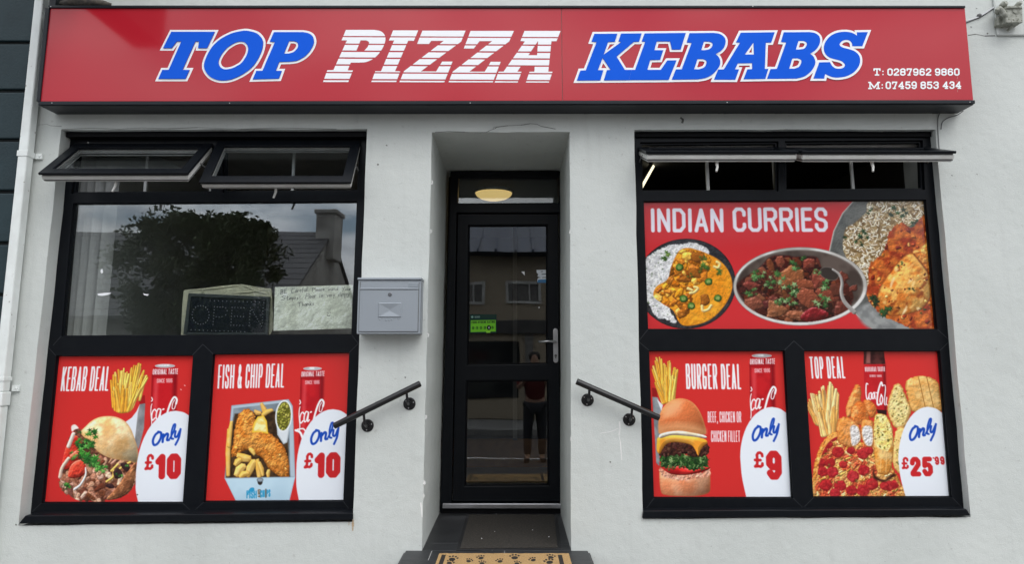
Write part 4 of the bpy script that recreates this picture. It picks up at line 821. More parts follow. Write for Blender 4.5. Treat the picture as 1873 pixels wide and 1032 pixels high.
room('hall_room', -0.70, 0.60, YD+0.26, 5.2, FLOOR_Z, HALL_Z, None, [mat('hall_plaster', (0.055, 0.052, 0.048), 0.8), M['infloor']])
mb = MB()                                     # hall: timber skirting, white post and dark opening seen through the door
mb.box(-0.70, 0.60, 3.4, 3.46, FLOOR_Z, FLOOR_Z+0.30); mb.build('counter_front', M['wood'], shop)
mb = MB(); a = W(938, 700, 3.3); b = W(946, 700, 3.3); mb.box(a.x, b.x, 3.3, 3.36, FLOOR_Z+0.302, 3.2); mb.build('hall_post', M['inwall'], shop)

# ------------------------------------------------------------------ windows
def ring(mb, o, i, y0, y1): mb.poly(o, [i], y0, y1)
def inset(q, d):
    c = sum(q, Vector())/4; xs = [q[0], q[1], q[2], q[3]]
    return [p+Vector((d if p.x < c.x else -d, 0, d if p.z < c.z else -d)) for p in xs]
def at_y(q, y): return [Vector((p.x, y, p.z)) for p in q]
def window(Y, outer_px, panes_px, vents_px, sill_px, seams):
    o = quad_px(outer_px, Y); panes = [quad_px(p, Y) for p in panes_px]; vents = [quad_px(p, Y) for p in vents_px]
    mb = MB(); mb.poly(inset(o, -0.022), panes+vents, Y, Y+0.065)
    fr = mb.build('window', M['black'], shop, bevel=0.006)
    for p in panes:                           # glazing beads a little behind the face
        mb = MB(); ring(mb, inset(at_y(p, Y+0.014), 0.001), inset(at_y(p, Y+0.014), 0.005), Y+0.014, Y+0.05); mb.build('glazing_bead', M['black'], fr, bevel=0.003)
    for v in vents:
        mb = MB(); ring(mb, inset(at_y(v, Y+0.022), 0.001), inset(at_y(v, Y+0.022), 0.016), Y+0.022, Y+0.06); mb.build('rebate', M['black'], fr, bevel=0.003)
    mj = mat('mitre_line', (0.022, 0.025, 0.03), 0.5)
    for s in seams:                           # mitre joints of the welded frame
        mb = MB()
        for a, b in zip(s[:-1], s[1:]):
            a_, b_ = W(*a, Y-0.0006), W(*b, Y-0.0006); t = (b_-a_).normalized(); n = Vector((-t.z, 0, t.x))*0.0016; mb.quad(a_-n, b_-n, b_+n, a_+n)
        mb.build('mitre_joint', mj, fr, recalc=False)
    mb = MB(); s = [W(px, py, -0.02) for px, py in sill_px]     # nosed sill, front face px: tl tr br bl
    mb.prism(s, (0, Y+0.018, 0)); mb.build('sill', M['black'], fr, bevel=0.005)
    return fr, o, panes, vents
def seam(x, y, w, up): return [(x-w, y+(w if up else -w)), (x, y), (x+w, y+(w if up else -w))]
winL, oL, pL, vL = window(YL, [(127, 247), (668.5, 244.5), (643, 946), (47, 951)],
    [[(133.5, 371.5), (653, 368), (643, 613), (112, 615)], [(102.6, 651), (353, 650), (334, 921.5), (76, 921.5)], [(389.4, 648), (639, 645), (628, 918), (372, 919.5)]],
    [[(139, 263), (386, 262), (387, 352), (130, 354)], [(408, 261), (660, 259), (656, 350), (407, 352)]],
    [(46, 944), (645, 939), (645, 952), (33.5, 959)],
    [[(352, 650), (371, 630), (390, 648)], [(334, 921), (352, 938), (372, 920)], [(85, 632), (102, 651)], [(112, 615), (97, 632)], [(656, 628), (639, 645)], [(643, 613), (655, 628)], [(76, 921), (52, 943)], [(628, 918), (643, 938)]])
winR, oR, pR, vR = window(YR_, [(1166, 247), (1703, 245), (1766, 938), (1178, 943)],
    [[(1177, 367.8), (1694, 365), (1714.8, 603), (1185, 603)], [(1187, 641.5), (1435.5, 641.5), (1450.7, 912.4), (1195.8, 912.4)], [(1471, 641.5), (1719.5, 642), (1741.7, 910.8), (1487.8, 911.4)]],
    [[(1171, 260), (1424, 258), (1424, 350), (1173, 351)], [(1436, 258), (1688, 256), (1692, 347), (1437, 349)]],
    [(1177, 935), (1768, 932), (1775.6, 944), (1175, 949)],
    [[(1435, 641), (1452, 624), (1471, 641)], [(1451, 912), (1469, 930), (1488, 911)], [(1169, 626), (1187, 641)], [(1185, 603), (1170, 622)], [(1737, 624), (1719, 642)], [(1715, 603), (1736, 622)], [(1196, 912), (1180, 934)], [(1742, 911), (1762, 932)]])
# glass of the big left pane, and fixed back panels behind the posters
g = at_y(inset(pL[0], 0.008), YL+0.032); mb = MB(); mb.prism(g, (0, 0.006, 0)); mb.build('glass_pane', M['glass'], winL)
for fr, panes, Y in ((winL, pL[1:], YL), (winR, pR, YR_)):
    for p in panes:
        mb = MB(); mb.prism(at_y(inset(p, 0.008), Y+0.034), (0, 0.02, 0)); mb.build('back_panel', M['inwall'], fr)
for fr, Y, q_ in ((winL, YL, ((113.5, 238.2), (670.5, 237))), (winR, YR_, ((1161, 238), (1710, 237.5)))):
    mb = MB(); a, b = W(*q_[0], 0), W(*q_[1], 0); zt_ = min(a.z, b.z); mb.box(a.x+.003, b.x-.003, .045, Y-.003, zt_-.034, zt_+.004); mb.build('head_shade_strip', M['black2'], fr)  # black strip built in for the shade under the opening's head
# white secondary bars inside the vents
for fr, Y, bars, zt in ((winL, YL, ((140.5, 150), (269, 274), (388, 392), (404, 409), (536, 541)), (262, 356)), (winR, YR_, ((1289, 1294.5), (1411, 1418), (1552, 1557), (1676, 1684)), (258, 350))):
    for x0, x1 in bars:
        mb = MB(); a = W(x0, zt[0], Y+0.13); b = W(x1, zt[1], Y+0.13); c = W(x1, zt[0], Y+.13); mb.box(a.x, c.x, Y+0.13, Y+0.15, b.z-0.04, a.z+0.05); mb.build('inner_bar', M['white'], fr, bevel=0.002)
    mb = MB(); o = oL if fr is winL else oR
    a = W(140 if fr is winL else 1172, 258, Y+0.1); b = W(655 if fr is winL else 1690, 262, Y+0.1); mb.box(a.x, b.x, Y+0.066, Y+0.08, b.z+.004, a.z+.012); mb.box(a.x, b.x, Y+0.10, Y+0.118, b.z-.035, a.z-.02); mb.build('head_track', M['track'], fr)
# opened vents
def casement(x0, x1, top, bot, label_mat=None):
    """top and bot: (y, z) of the outer top and bottom edge; the sash hangs between them"""
    u = Vector((1, 0, 0)); v = Vector((0, bot[0]-top[0], bot[1]-top[1])); Ls = v.length; v.normalize(); n = u.cross(v)
    if n.y > 0: n = -n                        # n points outdoors / up
    O = Vector((0, top[0], top[1])); Wd = x1-x0
    P = lambda a, b, c: O+u*(x0+a)+v*b+n*c
    def rg(mb, ins, bord, c0, c1):
        o = [P(ins, ins, c0), P(Wd-ins, ins, c0), P(Wd-ins, Ls-ins, c0), P(ins, Ls-ins, c0)]
        b = ins+bord; i = [P(b, b, c0), P(Wd-b, b, c0), P(Wd-b, Ls-b, c0), P(b, Ls-b, c0)]
        d = n*(c1-c0)
        for k in range(4):
            k2 = (k+1) % 4; mb.quad(o[k], o[k2], i[k2], i[k]); mb.quad(o[k]+d, o[k2]+d, i[k2]+d, i[k]+d); mb.quad(o[k], o[k2], o[k2]+d, o[k]+d); mb.quad(i[k], i[k2], i[k2]+d, i[k]+d)
    mb = MB(); rg(mb, 0, 0.066, -0.018, 0.0); s = mb.build('casement', M['black'], shop, bevel=0.004)
    mb = MB(); rg(mb, 0.008, 0.05, -0.056, -0.0285); rg(mb, 0.016, 0.04, -0.074, -0.0665); mb.build('inner_rail', M['white'], s, bevel=0.003)
    mb = MB(); rg(mb, 0.014, 0.03, -0.028, -0.0185); rg(mb, 0.013, 0.03, -0.066, -0.0565); mb.build('seal', M['gasket'], s)
    mb = MB(); b = 0.064; mb.prism([P(b, b, -0.03), P(Wd-b, b, -0.03), P(Wd-b, Ls-b, -0.03), P(b, Ls-b, -0.03)], n*0.005); mb.build('sash_glass', M['ventglass'], s)
    mb = MB(); hx = Wd*0.48; mb.tube([P(hx, Ls-0.045, -0.066), P(hx, Ls-0.045, -0.085), P(hx-0.002, Ls-0.02, -0.11), P(hx-0.016, Ls+0.012, -0.135)], [.012, .011, .009, .007], 10)
    mb.prism([P(hx-.035, Ls-.06, -.0665), P(hx+.035, Ls-.06, -.0665), P(hx+.035, Ls-.03, -.0665), P(hx-.035, Ls-.03, -.0665)], n*-0.008); mb.build('sash_handle', M['white'], s, bevel=0.002)
    mb = MB()
    for xx in (0.006, Wd-0.012): mb = MB(); p_ = P(xx, Ls*.5, -.04); mb.prism([p_, p_+u*.006, p_+u*.006+v*.018, p_+v*.018], Vector((0, max(.02, .10-p_.y), -.012))); mb.build('stay', M['gasket'], s)
    return s
def px_x(px, py, y): return W(px, py, y).x
casement(px_x(136, 262, .10), px_x(389, 262, .10), (0.10, W(260, 262, .10).z), (-0.262, W(210, 316, -0.262).z))
casement(px_x(398, 257, .10), px_x(660, 257, .10), (0.10, W(520, 256, .10).z), (-0.165, W(500, 333, -0.165).z))
zf = W(1310, 276, -0.25).z; casement(px_x(1181.5, 276, -.25), px_x(1461, 276, -.25), (0.075, zf+0.118), (-0.25, zf))
zf = W(1600, 276, -0.26).z; casement(px_x(1467, 276, -.26), px_x(1750, 276, -.26), (0.065, zf+0.116), (-0.26, zf))

# ------------------------------------------------------------------ door
D_out = quad_px([(824, 313), (1037, 313), (1043.6, 936), (805, 941)], YD)
fan = quad_px([(838.5, 324.6), (1021, 324.6), (1022, 370.5), (837, 371.7)], YD)
leaf_o = quad_px([(835.5, 389), (1023, 389), (1027, 921), (826, 921)], YD)
mb = MB(); mb.poly(D_out, [fan, leaf_o], YD, YD+0.08); door = mb.build('door', M['black'], shop, bevel=0.006)
g1 = quad_px([(857, 412), (1001, 411), (1001, 666), (855, 668)], YD+0.018); g2 = quad_px([(853, 697), (1002.6, 696), (1004, 889), (850, 890)], YD+0.018)
mb = MB(); mb.poly(at_y(inset(leaf_o, 0.006), YD+0.018), [g1, g2], YD+0.018, YD+0.075); mb.build('door_leaf', M['black'], door, bevel=0.006)
for q in (g1, g2): mb = MB(); ring(mb, inset(at_y(q, YD+.028), .001), inset(at_y(q, YD+.028), .010), YD+.028, YD+.06); mb.build('glazing_bead', M['black2'], door, bevel=.003)
for q, y in ((g1, YD+.045), (g2, YD+.045), (fan, YD+.035)):
    mb = MB(); mb.prism(at_y(inset(q, .005), y), (0, .006, 0)); mb.build('glass_pane', M['doorglass'], door)
mb = MB(); a = W(826, 922, YD-0.03); b = W(1041, 931, YD-0.03); mb.box(a.x-0.07, b.x+0.0, YD-0.035, YD-0.002, b.z, a.z); mb.build('threshold', M['chrome'], door, bevel=.004)
mb = MB(); a = W(812, 932, YD-0.012); mb.box(a.x-0.02, b.x, YD-0.012, YD-0.001, FLOOR_Z+0.001, b.z-0.002); mb.build('door_plinth', M['black2'], door)
hp = W(1016.5, 633, YD); sc = (W(1021, 633, YD).x-W(1012, 633, YD).x)/2
mb = MB(); z0, z1 = W(1016, 664, YD).z, W(1016, 601, YD).z; pts = []
for k in range(9): t = R(180*k/8); pts.append((hp.x+sc*math.cos(t), YD+.006, z1-sc+sc*math.sin(t)))
for k in range(9): t = R(180+180*k/8); pts.append((hp.x+sc*math.cos(t), YD+.006, z0+sc+sc*math.sin(t)))
mb.prism(pts, (0, .011, 0)); mb.build('handle_plate', M['chrome'], door, bevel=.002)
mb = MB(); lv = W(1016, 625, YD-.04); le = W(985, 625.5, YD-.045)
mb.tube([(lv.x, YD+.006, lv.z), (lv.x, YD-.035, lv.z), (lv.x-.012, YD-.046, lv.z), (lv.x-.06, YD-.05, lv.z+.002), (le.x, YD-.048, le.z)], [.011, .010, .011, .010, .008], 12); mb.build('lever_handle', M['chrome'], door, smooth=True)
mb = MB(); c = W(1016.5, 651, YD+.004); mb.disc(c, (0, -1, 0), [(.011, 0), (.011, .006), (.009, .008)], 14); mb.box(c.x-.004, c.x+.004, YD-.003, YD+.004, c.z-.022, c.z-.008); mb.build('lock_cylinder', M['gasket'], door)

# ------------------------------------------------------------------ fascia sign
SY = -0.19
s_tl, s_tr, s_br, s_bl = W(90, 14, SY), W(1764.5, 13.5, SY), W(1780, 182.5, SY), W(72, 185, SY)
sign = empty('fascia_sign', (0, 0, 0), 'long red shop sign reading TOP PIZZA KEBABS with phone numbers, above the door', 'shop sign')
fl = MB(); fl.m = 0
fq = [Vector((s_tl.x, SY, s_tl.z)), Vector((s_tr.x, SY, s_tr.z)), Vector((s_br.x, SY, s_br.z)), Vector((s_bl.x, SY, s_bl.z))]
jx0, jx1 = W(1026.4, 20, SY).x, W(1027.6, 20, SY).x
lerp = lambda a, b, x: a.lerp(b, (x-a.x)/(b.x-a.x))
fl.prism([fq[0], lerp(fq[0], fq[1], jx0), lerp(fq[3], fq[2], jx0), fq[3]], (0, .006, 0)); fl.prism([lerp(fq[0], fq[1], jx1), fq[1], fq[2], lerp(fq[3], fq[2], jx1)], (0, .006, 0))
fl.m = 5; fl.prism(at_y([lerp(fq[0], fq[1], jx0-.01), lerp(fq[0], fq[1], jx1+.01), lerp(fq[3], fq[2], jx1+.01), lerp(fq[3], fq[2], jx0-.01)], SY+.0065), (0, .003, 0))
r1, r2, r3, r4, r5 = (crop(x, 40, 8.6) for x in (280, 430, 585, 720, 870)); r6, r7, r8 = (crop(x, 40, 8.6) for x in (1040, 1220, 1400))
def outline(cr, pts, y):
    """corner points and, marked with a third value, points of curves"""
    n = len(pts); out = []; P = [np.array(p[:2], float) for p in pts]; S = [len(p) > 2 for p in pts]
    for i in range(n):
        out.append(P[i]); j = (i+1) % n
        if S[i] or S[j]:
            p0 = P[i-1] if S[i] else 2*P[i]-P[j]; p3 = P[(j+1) % n] if S[j] else 2*P[j]-P[i]
            if S[i] != S[j]:                  # a straight run flows into the curve
                if not S[i]: p0 = P[i]-(P[j]-P[i])*.5
                else: p3 = P[j]+(P[j]-P[i])*.5
            for k in range(1, 6):
                t = k/6; out.append(0.5*(2*P[i]+(P[j]-p0)*t+(2*p0-5*P[i]+4*P[j]-p3)*t*t+(3*P[i]-p0-3*P[j]+p3)*t**3))
    return [W(*cr(*q), y) for q in out] if y is not None else [cr(*q) for q in out]
def area(l): return sum(a.x*b.z-b.x*a.z for a, b in zip(l, l[1:]+l[:1]))/2
def border(loop, w, y, hole):
    if (area(loop) > 0) == hole: loop = loop[::-1]      # outward is to the right of travel
    n = len(loop); N = []
    for i in range(n):
        a, b, c = loop[i-1], loop[i], loop[(i+1) % n]; t1 = (b-a).normalized(); t2 = (c-b).normalized()
        n1 = Vector((t1.z, 0, -t1.x)); n2 = Vector((t2.z, 0, -t2.x)); m = (n1+n2)
        m = m.normalized() if m.length > 1e-6 else n1; k = 1/max(0.42, m.dot(n1)); N.append(b+m*w*k)
    for i in range(n):
        j = (i+1) % n; o = Vector((0, y-loop[i].y-(i % 7)*0.00006, 0)); fl.quad(loop[i]+o, loop[j]+o, N[j]+o, N[i]+o)
c = 's'
SIGN_BLUE = [
 (r1, [(285, 150), (972, 150), (850, 408), (706, 408), (722, 303), (665, 303), (465, 750), (575, 750), (510, 892), (80, 892), (145, 750), (245, 750), (443, 303), (375, 303), (295, 408), (155, 408)], []),
 (r1, [(p[0], p[1], 's') for p in ((800, 690), (850, 810), (950, 888), (1090, 918), (1250, 893), (1440, 800), (1590, 670), (1690, 500), (1730, 350), (1712, 260), (1640, 180), (1540, 145), (1440, 132), (1290, 158), (1180, 198), (1050, 272), (930, 385), (840, 540))],
   [[(p[0], p[1], 's') for p in ((1030, 640), (1050, 695), (1095, 733), (1155, 742), (1250, 722), (1320, 688), (1395, 635), (1470, 520), (1495, 430), (1485, 370), (1450, 325), (1390, 304), (1300, 320), (1180, 392), (1090, 492), (1042, 580))]]),
 (r2, [(610, 155), (1060, 155), (1150, 172, c), (1215, 215, c), (1240, 290, c), (1225, 370, c), (1165, 470, c), (1080, 550, c), (970, 605, c), (850, 622), (695, 625), (640, 765), (735, 765), (690, 888), (275, 900), (335, 765), (430, 765), (625, 312), (545, 305)],
   [[(850, 298), (925, 298), (975, 318, c), (992, 365, c), (970, 420, c), (915, 470, c), (845, 492), (770, 495)]]),
 (r6, [(405, 183), (768, 180), (728, 308), (622, 310), (555, 508), (828, 310), (785, 302), (825, 178), (1150, 175), (1108, 308), (1028, 308), (755, 540), (885, 750), (995, 750), (945, 912), (555, 915), (603, 755), (662, 750), (535, 562), (462, 755), (548, 755), (500, 915), (130, 918), (185, 762), (270, 758), (440, 312), (360, 305)], []),
 (r6, [(1195, 175), (1845, 168), (1763, 430), (1625, 430), (1597, 302), (1388, 302), (1350, 440), (1490, 440), (1440, 592), (1285, 595), (1240, 750), (1450, 750), (1555, 600), (1698, 600), (1575, 908), (946, 912), (996, 750), (1047, 750), (1205, 308), (1150, 303)], []),
 (r7, [(355, 172), (730, 168), (830, 184, c), (900, 235, c), (922, 300, c), (905, 380, c), (850, 450, c), (765, 502), (815, 550, c), (838, 620, c), (820, 700, c), (740, 800, c), (630, 870, c), (490, 900), (75, 905), (140, 742), (232, 742), (388, 325), (310, 318)],
   [[(580, 305), (660, 305), (712, 330, c), (710, 380, c), (665, 425, c), (605, 438), (540, 440)], [(480, 580), (560, 580), (615, 605, c), (620, 650, c), (585, 710, c), (510, 740), (428, 742)]]),
 (r7, [(1160, 165), (1695, 158), (1640, 320), (1555, 322), (1540, 735), (1595, 735), (1548, 892), (1205, 898), (1265, 742), (1340, 740), (1340, 645), (1115, 648), (1070, 742), (1135, 742), (1075, 905), (740, 905), (805, 745), (895, 742), (1150, 320), (1085, 318)], [[(1360, 322), (1368, 508), (1225, 508)]]),
 (r8, [(290, 158), (690, 155), (780, 170, c), (845, 220, c), (862, 290, c), (840, 370, c), (780, 445, c), (705, 495), (755, 540, c), (785, 610, c), (775, 680, c), (720, 770, c), (620, 850, c), (490, 888), (25, 892), (80, 738), (180, 735), (328, 318), (245, 312)],
   [[(520, 295), (600, 295), (650, 325, c), (645, 370, c), (610, 415, c), (545, 428), (480, 430)], [(425, 570), (510, 568), (565, 600, c), (560, 650, c), (525, 705, c), (455, 732), (375, 732)]]),
 (r8, [(1440, 158), (1612, 155), (1525, 378), (1368, 378), (1360, 330, c), (1325, 290, c), (1270, 278, c), (1210, 295, c), (1170, 340, c), (1178, 372, c), (1225, 400, c), (1300, 420, c), (1400, 455, c), (1470, 520, c), (1490, 600, c), (1470, 690, c), (1400, 780, c), (1290, 845, c), (1150, 872, c), (1040, 860, c), (940, 815), (925, 888), (755, 888), (848, 632), (1015, 628), (1045, 680, c), (1090, 720, c), (1150, 733, c), (1220, 720, c), (1250, 685, c), (1240, 650, c), (1180, 605, c), (1080, 580, c), (990, 545, c), (935, 480, c), (920, 400, c), (945, 310, c), (1020, 220, c), (1130, 165, c), (1250, 150, c), (1340, 160, c), (1400, 185, c), (1440, 212)], [])]
BW = (W(304.2, 100, SY).x-W(300, 100, SY).x)
for k, (cr, o, hs) in enumerate(SIGN_BLUE):
    yb = SY-0.0006-k*0.0005; lo = outline(cr, o, SY-0.006); lh = [outline(cr, h, SY-0.006) for h in hs]
    fl.m = 2; border(lo, BW, yb, False)
    for h in lh: border(h, BW*.93, yb-.0004, True)
    fl.m = 3; fl.poly(lo, lh, SY-0.006)
SIGN_WHITE = [
 (r3, [(412, 122), (850, 122), (950, 140, c), (1010, 185, c), (1035, 260, c), (1015, 360, c), (950, 475, c), (860, 570, c), (740, 630, c), (610, 642), (490, 642), (440, 762), (525, 762), (450, 945), (50, 945), (120, 760), (215, 757), (428, 290), (342, 290)], [[(645, 290), (730, 290), (775, 320, c), (755, 390, c), (690, 462), (572, 468)]]),
 (r3, [(1155, 130), (1551, 130), (1483, 298), (1393, 296), (1186, 775), (1268, 778), (1205, 945), (810, 945), (875, 775), (965, 775), (1170, 292), (1088, 292)], []),
 (r4, [(455, 135), (1135, 135), (1065, 310), (430, 780), (670, 780), (765, 625), (930, 625), (800, 950), (92, 948), (165, 775), (790, 298), (595, 298), (555, 352), (368, 352)], []),
 (r5, [(-78, 140), (605, 140), (530, 308), (-95, 782), (145, 782), (240, 628), (398, 628), (272, 950), (-425, 950), (-360, 785), (262, 302), (65, 302), (-25, 420), (-185, 420)], []),
 (r5, [(770, 140), (1338, 140), (1275, 303), (1195, 305), (1145, 782), (1212, 785), (1155, 953), (790, 953), (848, 785), (925, 782), (932, 690), (720, 690), (660, 782), (725, 785), (665, 953), (300, 953), (362, 785), (440, 782), (775, 308), (705, 300)], [[(985, 300), (968, 525), (832, 525)]])]
pa = Art([(584, 46), (1034, 46), (1034, 160), (584, 160)], 1000, 254)      # the striped middle word, cut from white vinyl
for cr, o, hs in SIGN_WHITE:
    pa.blob(outline(cr, o, None), (250, 251, 253), smooth=False)
    for h in hs: pa.A *= 1-pa.mask(outline(cr, h, None), False)
for ya, yb in ((222, 238), (342, 360), (452, 472), (560, 580), (670, 690), (790, 808), (898, 918)):
    f = lambda x, y: (x, 40+(y+14*(x-645)/305)/8.6)
    pa.A *= 1-pa.mask([f(580, ya-1), f(1036, ya-1), f(1036, yb+1), f(580, yb+1)], False)
pa.C[:] = C8((240, 241, 244)); pa.mesh('striped_lettering', [W(x, y, SY-0.001) for x, y in ((584, 46), (1034, 46), (1034, 160), (584, 160))], M['decal'], sign, cut=0.02)
fl.m = 5
for (x0, y0), (x1, y1) in (((1751.5, 139), (1751, 144)), ((1750.5, 146), (1750, 150)), ((1751.5, 163), (1751.5, 168))): p, q = W(x0, y0, SY-.001), W(x1, y1, SY-.001); d = Vector((.0015, 0, 0)); fl.quad(p-d, p+d, q+d, q-d)
fl.build('face_panel', [M['signred'], M['signtrim'], M['signwhite'], M['signblue'], M['signred'], M['joint']], sign, recalc=False)
a = Art([(1584, 118), (1764, 118), (1764, 170), (1584, 170)], 540, 156); A_ = crop(1570, 110, 8.514); T_ = lambda *p: A_(*p)
a.text('T:', T_(230, 240), T_(402, 240), T_(230, 124), 2.7, (236, 238, 240), SLAB, gap=.38); a.text('0287962', T_(452, 240), T_(1138, 240), T_(452, 124), 2.7, (236, 238, 240), SLAB, gap=.36); a.text('9860', T_(1192, 240), T_(1578, 240), T_(1192, 124), 2.7, (236, 238, 240), SLAB, gap=.36)
a.text('M:', T_(152, 450), T_(392, 450), T_(152, 334), 2.7, (236, 238, 240), SLAB, gap=.36); a.text('07459', T_(425, 450), T_(912, 448), T_(425, 330), 2.7, (236, 238, 240), SLAB, gap=.36); a.text('853', T_(968, 448), T_(1254, 447), T_(968, 330), 2.7, (236, 238, 240), SLAB, gap=.36); a.text('434', T_(1312, 447), T_(1604, 446), T_(1312, 328), 2.7, (236, 238, 240), SLAB, gap=.36)
a.C[:] = C8((238, 240, 242)); a.mesh('phone_lettering', [W(x, y, SY-0.0015) for x, y in ((1584, 118), (1764, 118), (1764, 170), (1584, 170))], M['decal'], sign, cut=0.02)
mb = MB()                                     # black trim: top, bottom, left; right edge is bare
t0, t1 = W(88, 9, SY-.012), W(1766, 9.5, SY-.012)
mb.prism([Vector((t0.x, SY-.012, t0.z)), Vector((t1.x, SY-.012, t1.z)), W(1766, 13.4, SY-.012), W(88, 13.6, SY-.012)], (0, .19, 0))
mb.prism([W(70, 185.2, SY-.012), W(1783.5, 182.7, SY-.012), W(1784, 189, SY-.012), W(69, 191.5, SY-.012)], (0, .16, 0))
mb.prism([W(82.5, 13.8, SY-.012), W(90.3, 13.8, SY-.012), W(72.3, 184.9, SY-.012), W(66, 184.9, SY-.012)], (0, .19, 0))
mb.build('trim_frame', M['signtrim'], sign, bevel=.003)
mb = MB(); bx0, bx1 = fq[3].x+.01, fq[2].x-.012; mb.box(bx0+.05, bx1-.02, SY+.008, -.003, fq[3].z+.012, fq[0].z-.01)
mb.prism([(bx0, SY+.0, fq[3].z-.028), (bx1+.01, SY, fq[3].z-.028), (bx1+.01, SY, fq[3].z-.032), (bx0, SY, fq[3].z-.032)], (0, .185, .0)); mb.build('casing', M['signtrim'], sign)
for px, py in ((1774, 186.5), (95, 188), (420, 188.3), (860, 188), (1330, 187), (93, 11.5), (1377, 11.2)): mb = MB(); mb.disc(W(px, py, SY-.0122), (0, -1, 0), [(.004, 0), (.0035, .002)], 10); mb.build('screw', M['steel'], sign)

# ------------------------------------------------------------------ posters on the panels
def poster(name, art, q, y, label, m='print'):
    o = art.mesh(name, at_y(inset([q[0], q[1], q[2], q[3]], 0.002), y), M[m], thick=0.0025, gain=POSTER_GAIN)
    return tag(o, label, 'poster')
POSTER_GAIN = 1.06
poster('curry_poster', art_curry(), pR[0], YR_+.031, 'wide INDIAN CURRIES poster with three curry dishes on red', 'gloss_print')
poster('deal_poster', art_kebab(), pL[1], YL+.030, 'red KEBAB DEAL poster with pita kebab, chips and can, price £10')
poster('deal_poster', art_fish(), pL[2], YL+.030, 'red FISH & CHIP DEAL poster with battered fish in a blue box')
poster('deal_poster', art_burger(), pR[1], YR_+.030, 'red BURGER DEAL poster with tall cheeseburger, price £9')
poster('deal_poster', art_top(), pR[2], YR_+.030, 'red TOP DEAL poster with pizza, chips and garlic bread')

# ------------------------------------------------------------------ neighbour and downpipe
def px_left(y, s): return (62-37*y/350) if s else (84-33*y/350)
nb = empty('neighbouring_building', (-4.6, 0, 0), 'dark green painted building with grooved blocks beside the downpipe', 'building')
xr_ = wx0-0.004; joints = [W(40, y, 0).z for y in (80, 168, 258, 352, 446, 540, 634, 728)]
st = joints[0]-joints[1]; zs = [joints[0]+st*k for k in (4, 3, 2, 1)]+joints+[joints[-1]-st*k for k in (1, 2, 3, 4)]
mb = MB(); mb.m = 0
for za, zb in zip(zs[:-1], zs[1:]): mb.box(-7.5, xr_, -0.028, 0.3, max(zb+0.012, -.02), za-0.012) if za > 0.05 else None
mb.build('wall', M['green'], nb, bevel=.008)
mb = MB(); mb.box(-7.5, xr_-.004, -0.006, 0.29, -.02, zs[0]); mb.build('groove_backing', M['groove'], nb)
pipe = empty('downpipe', (W(20, 640, 0).x, 0, 0), 'white square downpipe between the green wall and the shop', 'drainpipe')
mb = MB(); YP = -0.10
q = [W(62, 0, YP), W(76, 0, YP)]; pxs = lambda py, e: (62-0.1057*py if e == 0 else 77-.0985*py)
zt = 6.2; zb = .02
pl = [W(pxs(y, 0), y, YP) for y in (0, 350, 700)]; pr_ = [W(pxs(y, 1), y, YP) for y in (0, 350, 700)]
xl = sum(p.x for p in pl)/3; xr2 = sum(p.x for p in pr_)/3; tilt = (pl[0].x-pl[2].x)/(pl[0].z-pl[2].z)
zc_ = pl[1].z; X_ = lambda x, z: x+tilt*(z-zc_)
def pipe_seg(z0, z1, g=0.0): mb.prism([(X_(xl, z0)-g, YP-g, z0), (X_(xr2, z0)+g, YP-g, z0), (X_(xr2, z1)+g, YP-g, z1), (X_(xl, z1)-g, YP-g, z1)], (0, .075+2*g, 0))
zj = W(10, 715, YP).z; pipe_seg(zb, zj-.10); pipe_seg(zj-.01, zt); mb.build('pipe', M['pipe'], pipe, bevel=.010, bseg=3)
mb = MB(); pipe_seg(zj-.10, zj-.01, .006); mb.build('joint_collar', M['pipe'], pipe, bevel=.006)
for py in (280, 712):
    z = W(40, py, YP).z; mb = MB(); mb.m = 0; pipe_seg(z-.02 if py < 700 else z+.05, z+.02 if py < 700 else z+.075, .004); x = X_(xr2, z); mb.box(x+.004, x+.05, -.02, -.002, z-.02, z+.02); mb.disc((x+.035, -.02, z), (0, -1, 0), [(.008, 0), (.006, .006)], 8); mb.build('bracket', M['pipe'], pipe, bevel=.002)
# white strip of wall edge between pipe and sign is the shop wall itself

# ------------------------------------------------------------------ projecting sign above the left end of the fascia (its underside is mirrored in the red panel)
pj = empty('projecting_sign', (-3.3, 0, 4.0), 'dark box sign sticking out on a bracket above the left end of the red sign', 'hanging sign')
za = W(150, 8, -0.05).z
p0, p1 = WR(245, 88, SY, -1.30), WR(300, 88, SY, -1.30); za = p0.z-.20
mb = MB(); mb.box(p0.x, p1.x, -1.30, -0.16, p0.z, p0.z+1.1); mb.build('box', mat('projecting_sign_black', (0.012, 0.012, 0.014), 0.5), pj, bevel=.01)
mb = MB(); mb.box(p0.x+.04, p0.x+.10, -.16, -.001, za+.3, za+.36); mb.build('bracket', M['rail'], pj); mb = MB(); mb.box(p0.x+.04, p0.x+.10, -.16, -.001, za+.8, za+.86); mb.build('bracket', M['rail'], pj)
br = empty('cable_bracket', W(150, 4, 0), 'dark weathered bracket with cables on top of the red sign at its left end', 'bracket')
mb = MB(); a = W(92, 10, -.12); b = W(112, -12, -.12); mb.box(a.x, a.x+.045, -.13, -.001, a.z-.01, b.z); mb.build('upright', M['signtrim'], br, bevel=.004)
mb = MB(); mb.tube([W(112, 5, -.1), W(130, 3, -.13), W(150, 6, -.14), W(172, 4, -.13), W(190, 6, -.12), W(204, 8, -.1)], [.016, .028, .034, .03, .022, .01], 10); mb.tube([W(150, -14, -.05), W(148, -2, -.12), W(154, 4, -.15)], .018, 8)
mb.build('cable_bundle', mat('weathered_cable', (.10, .085, .065), .8, (.035, .032, .03), 40, .3, 40), br, smooth=True)

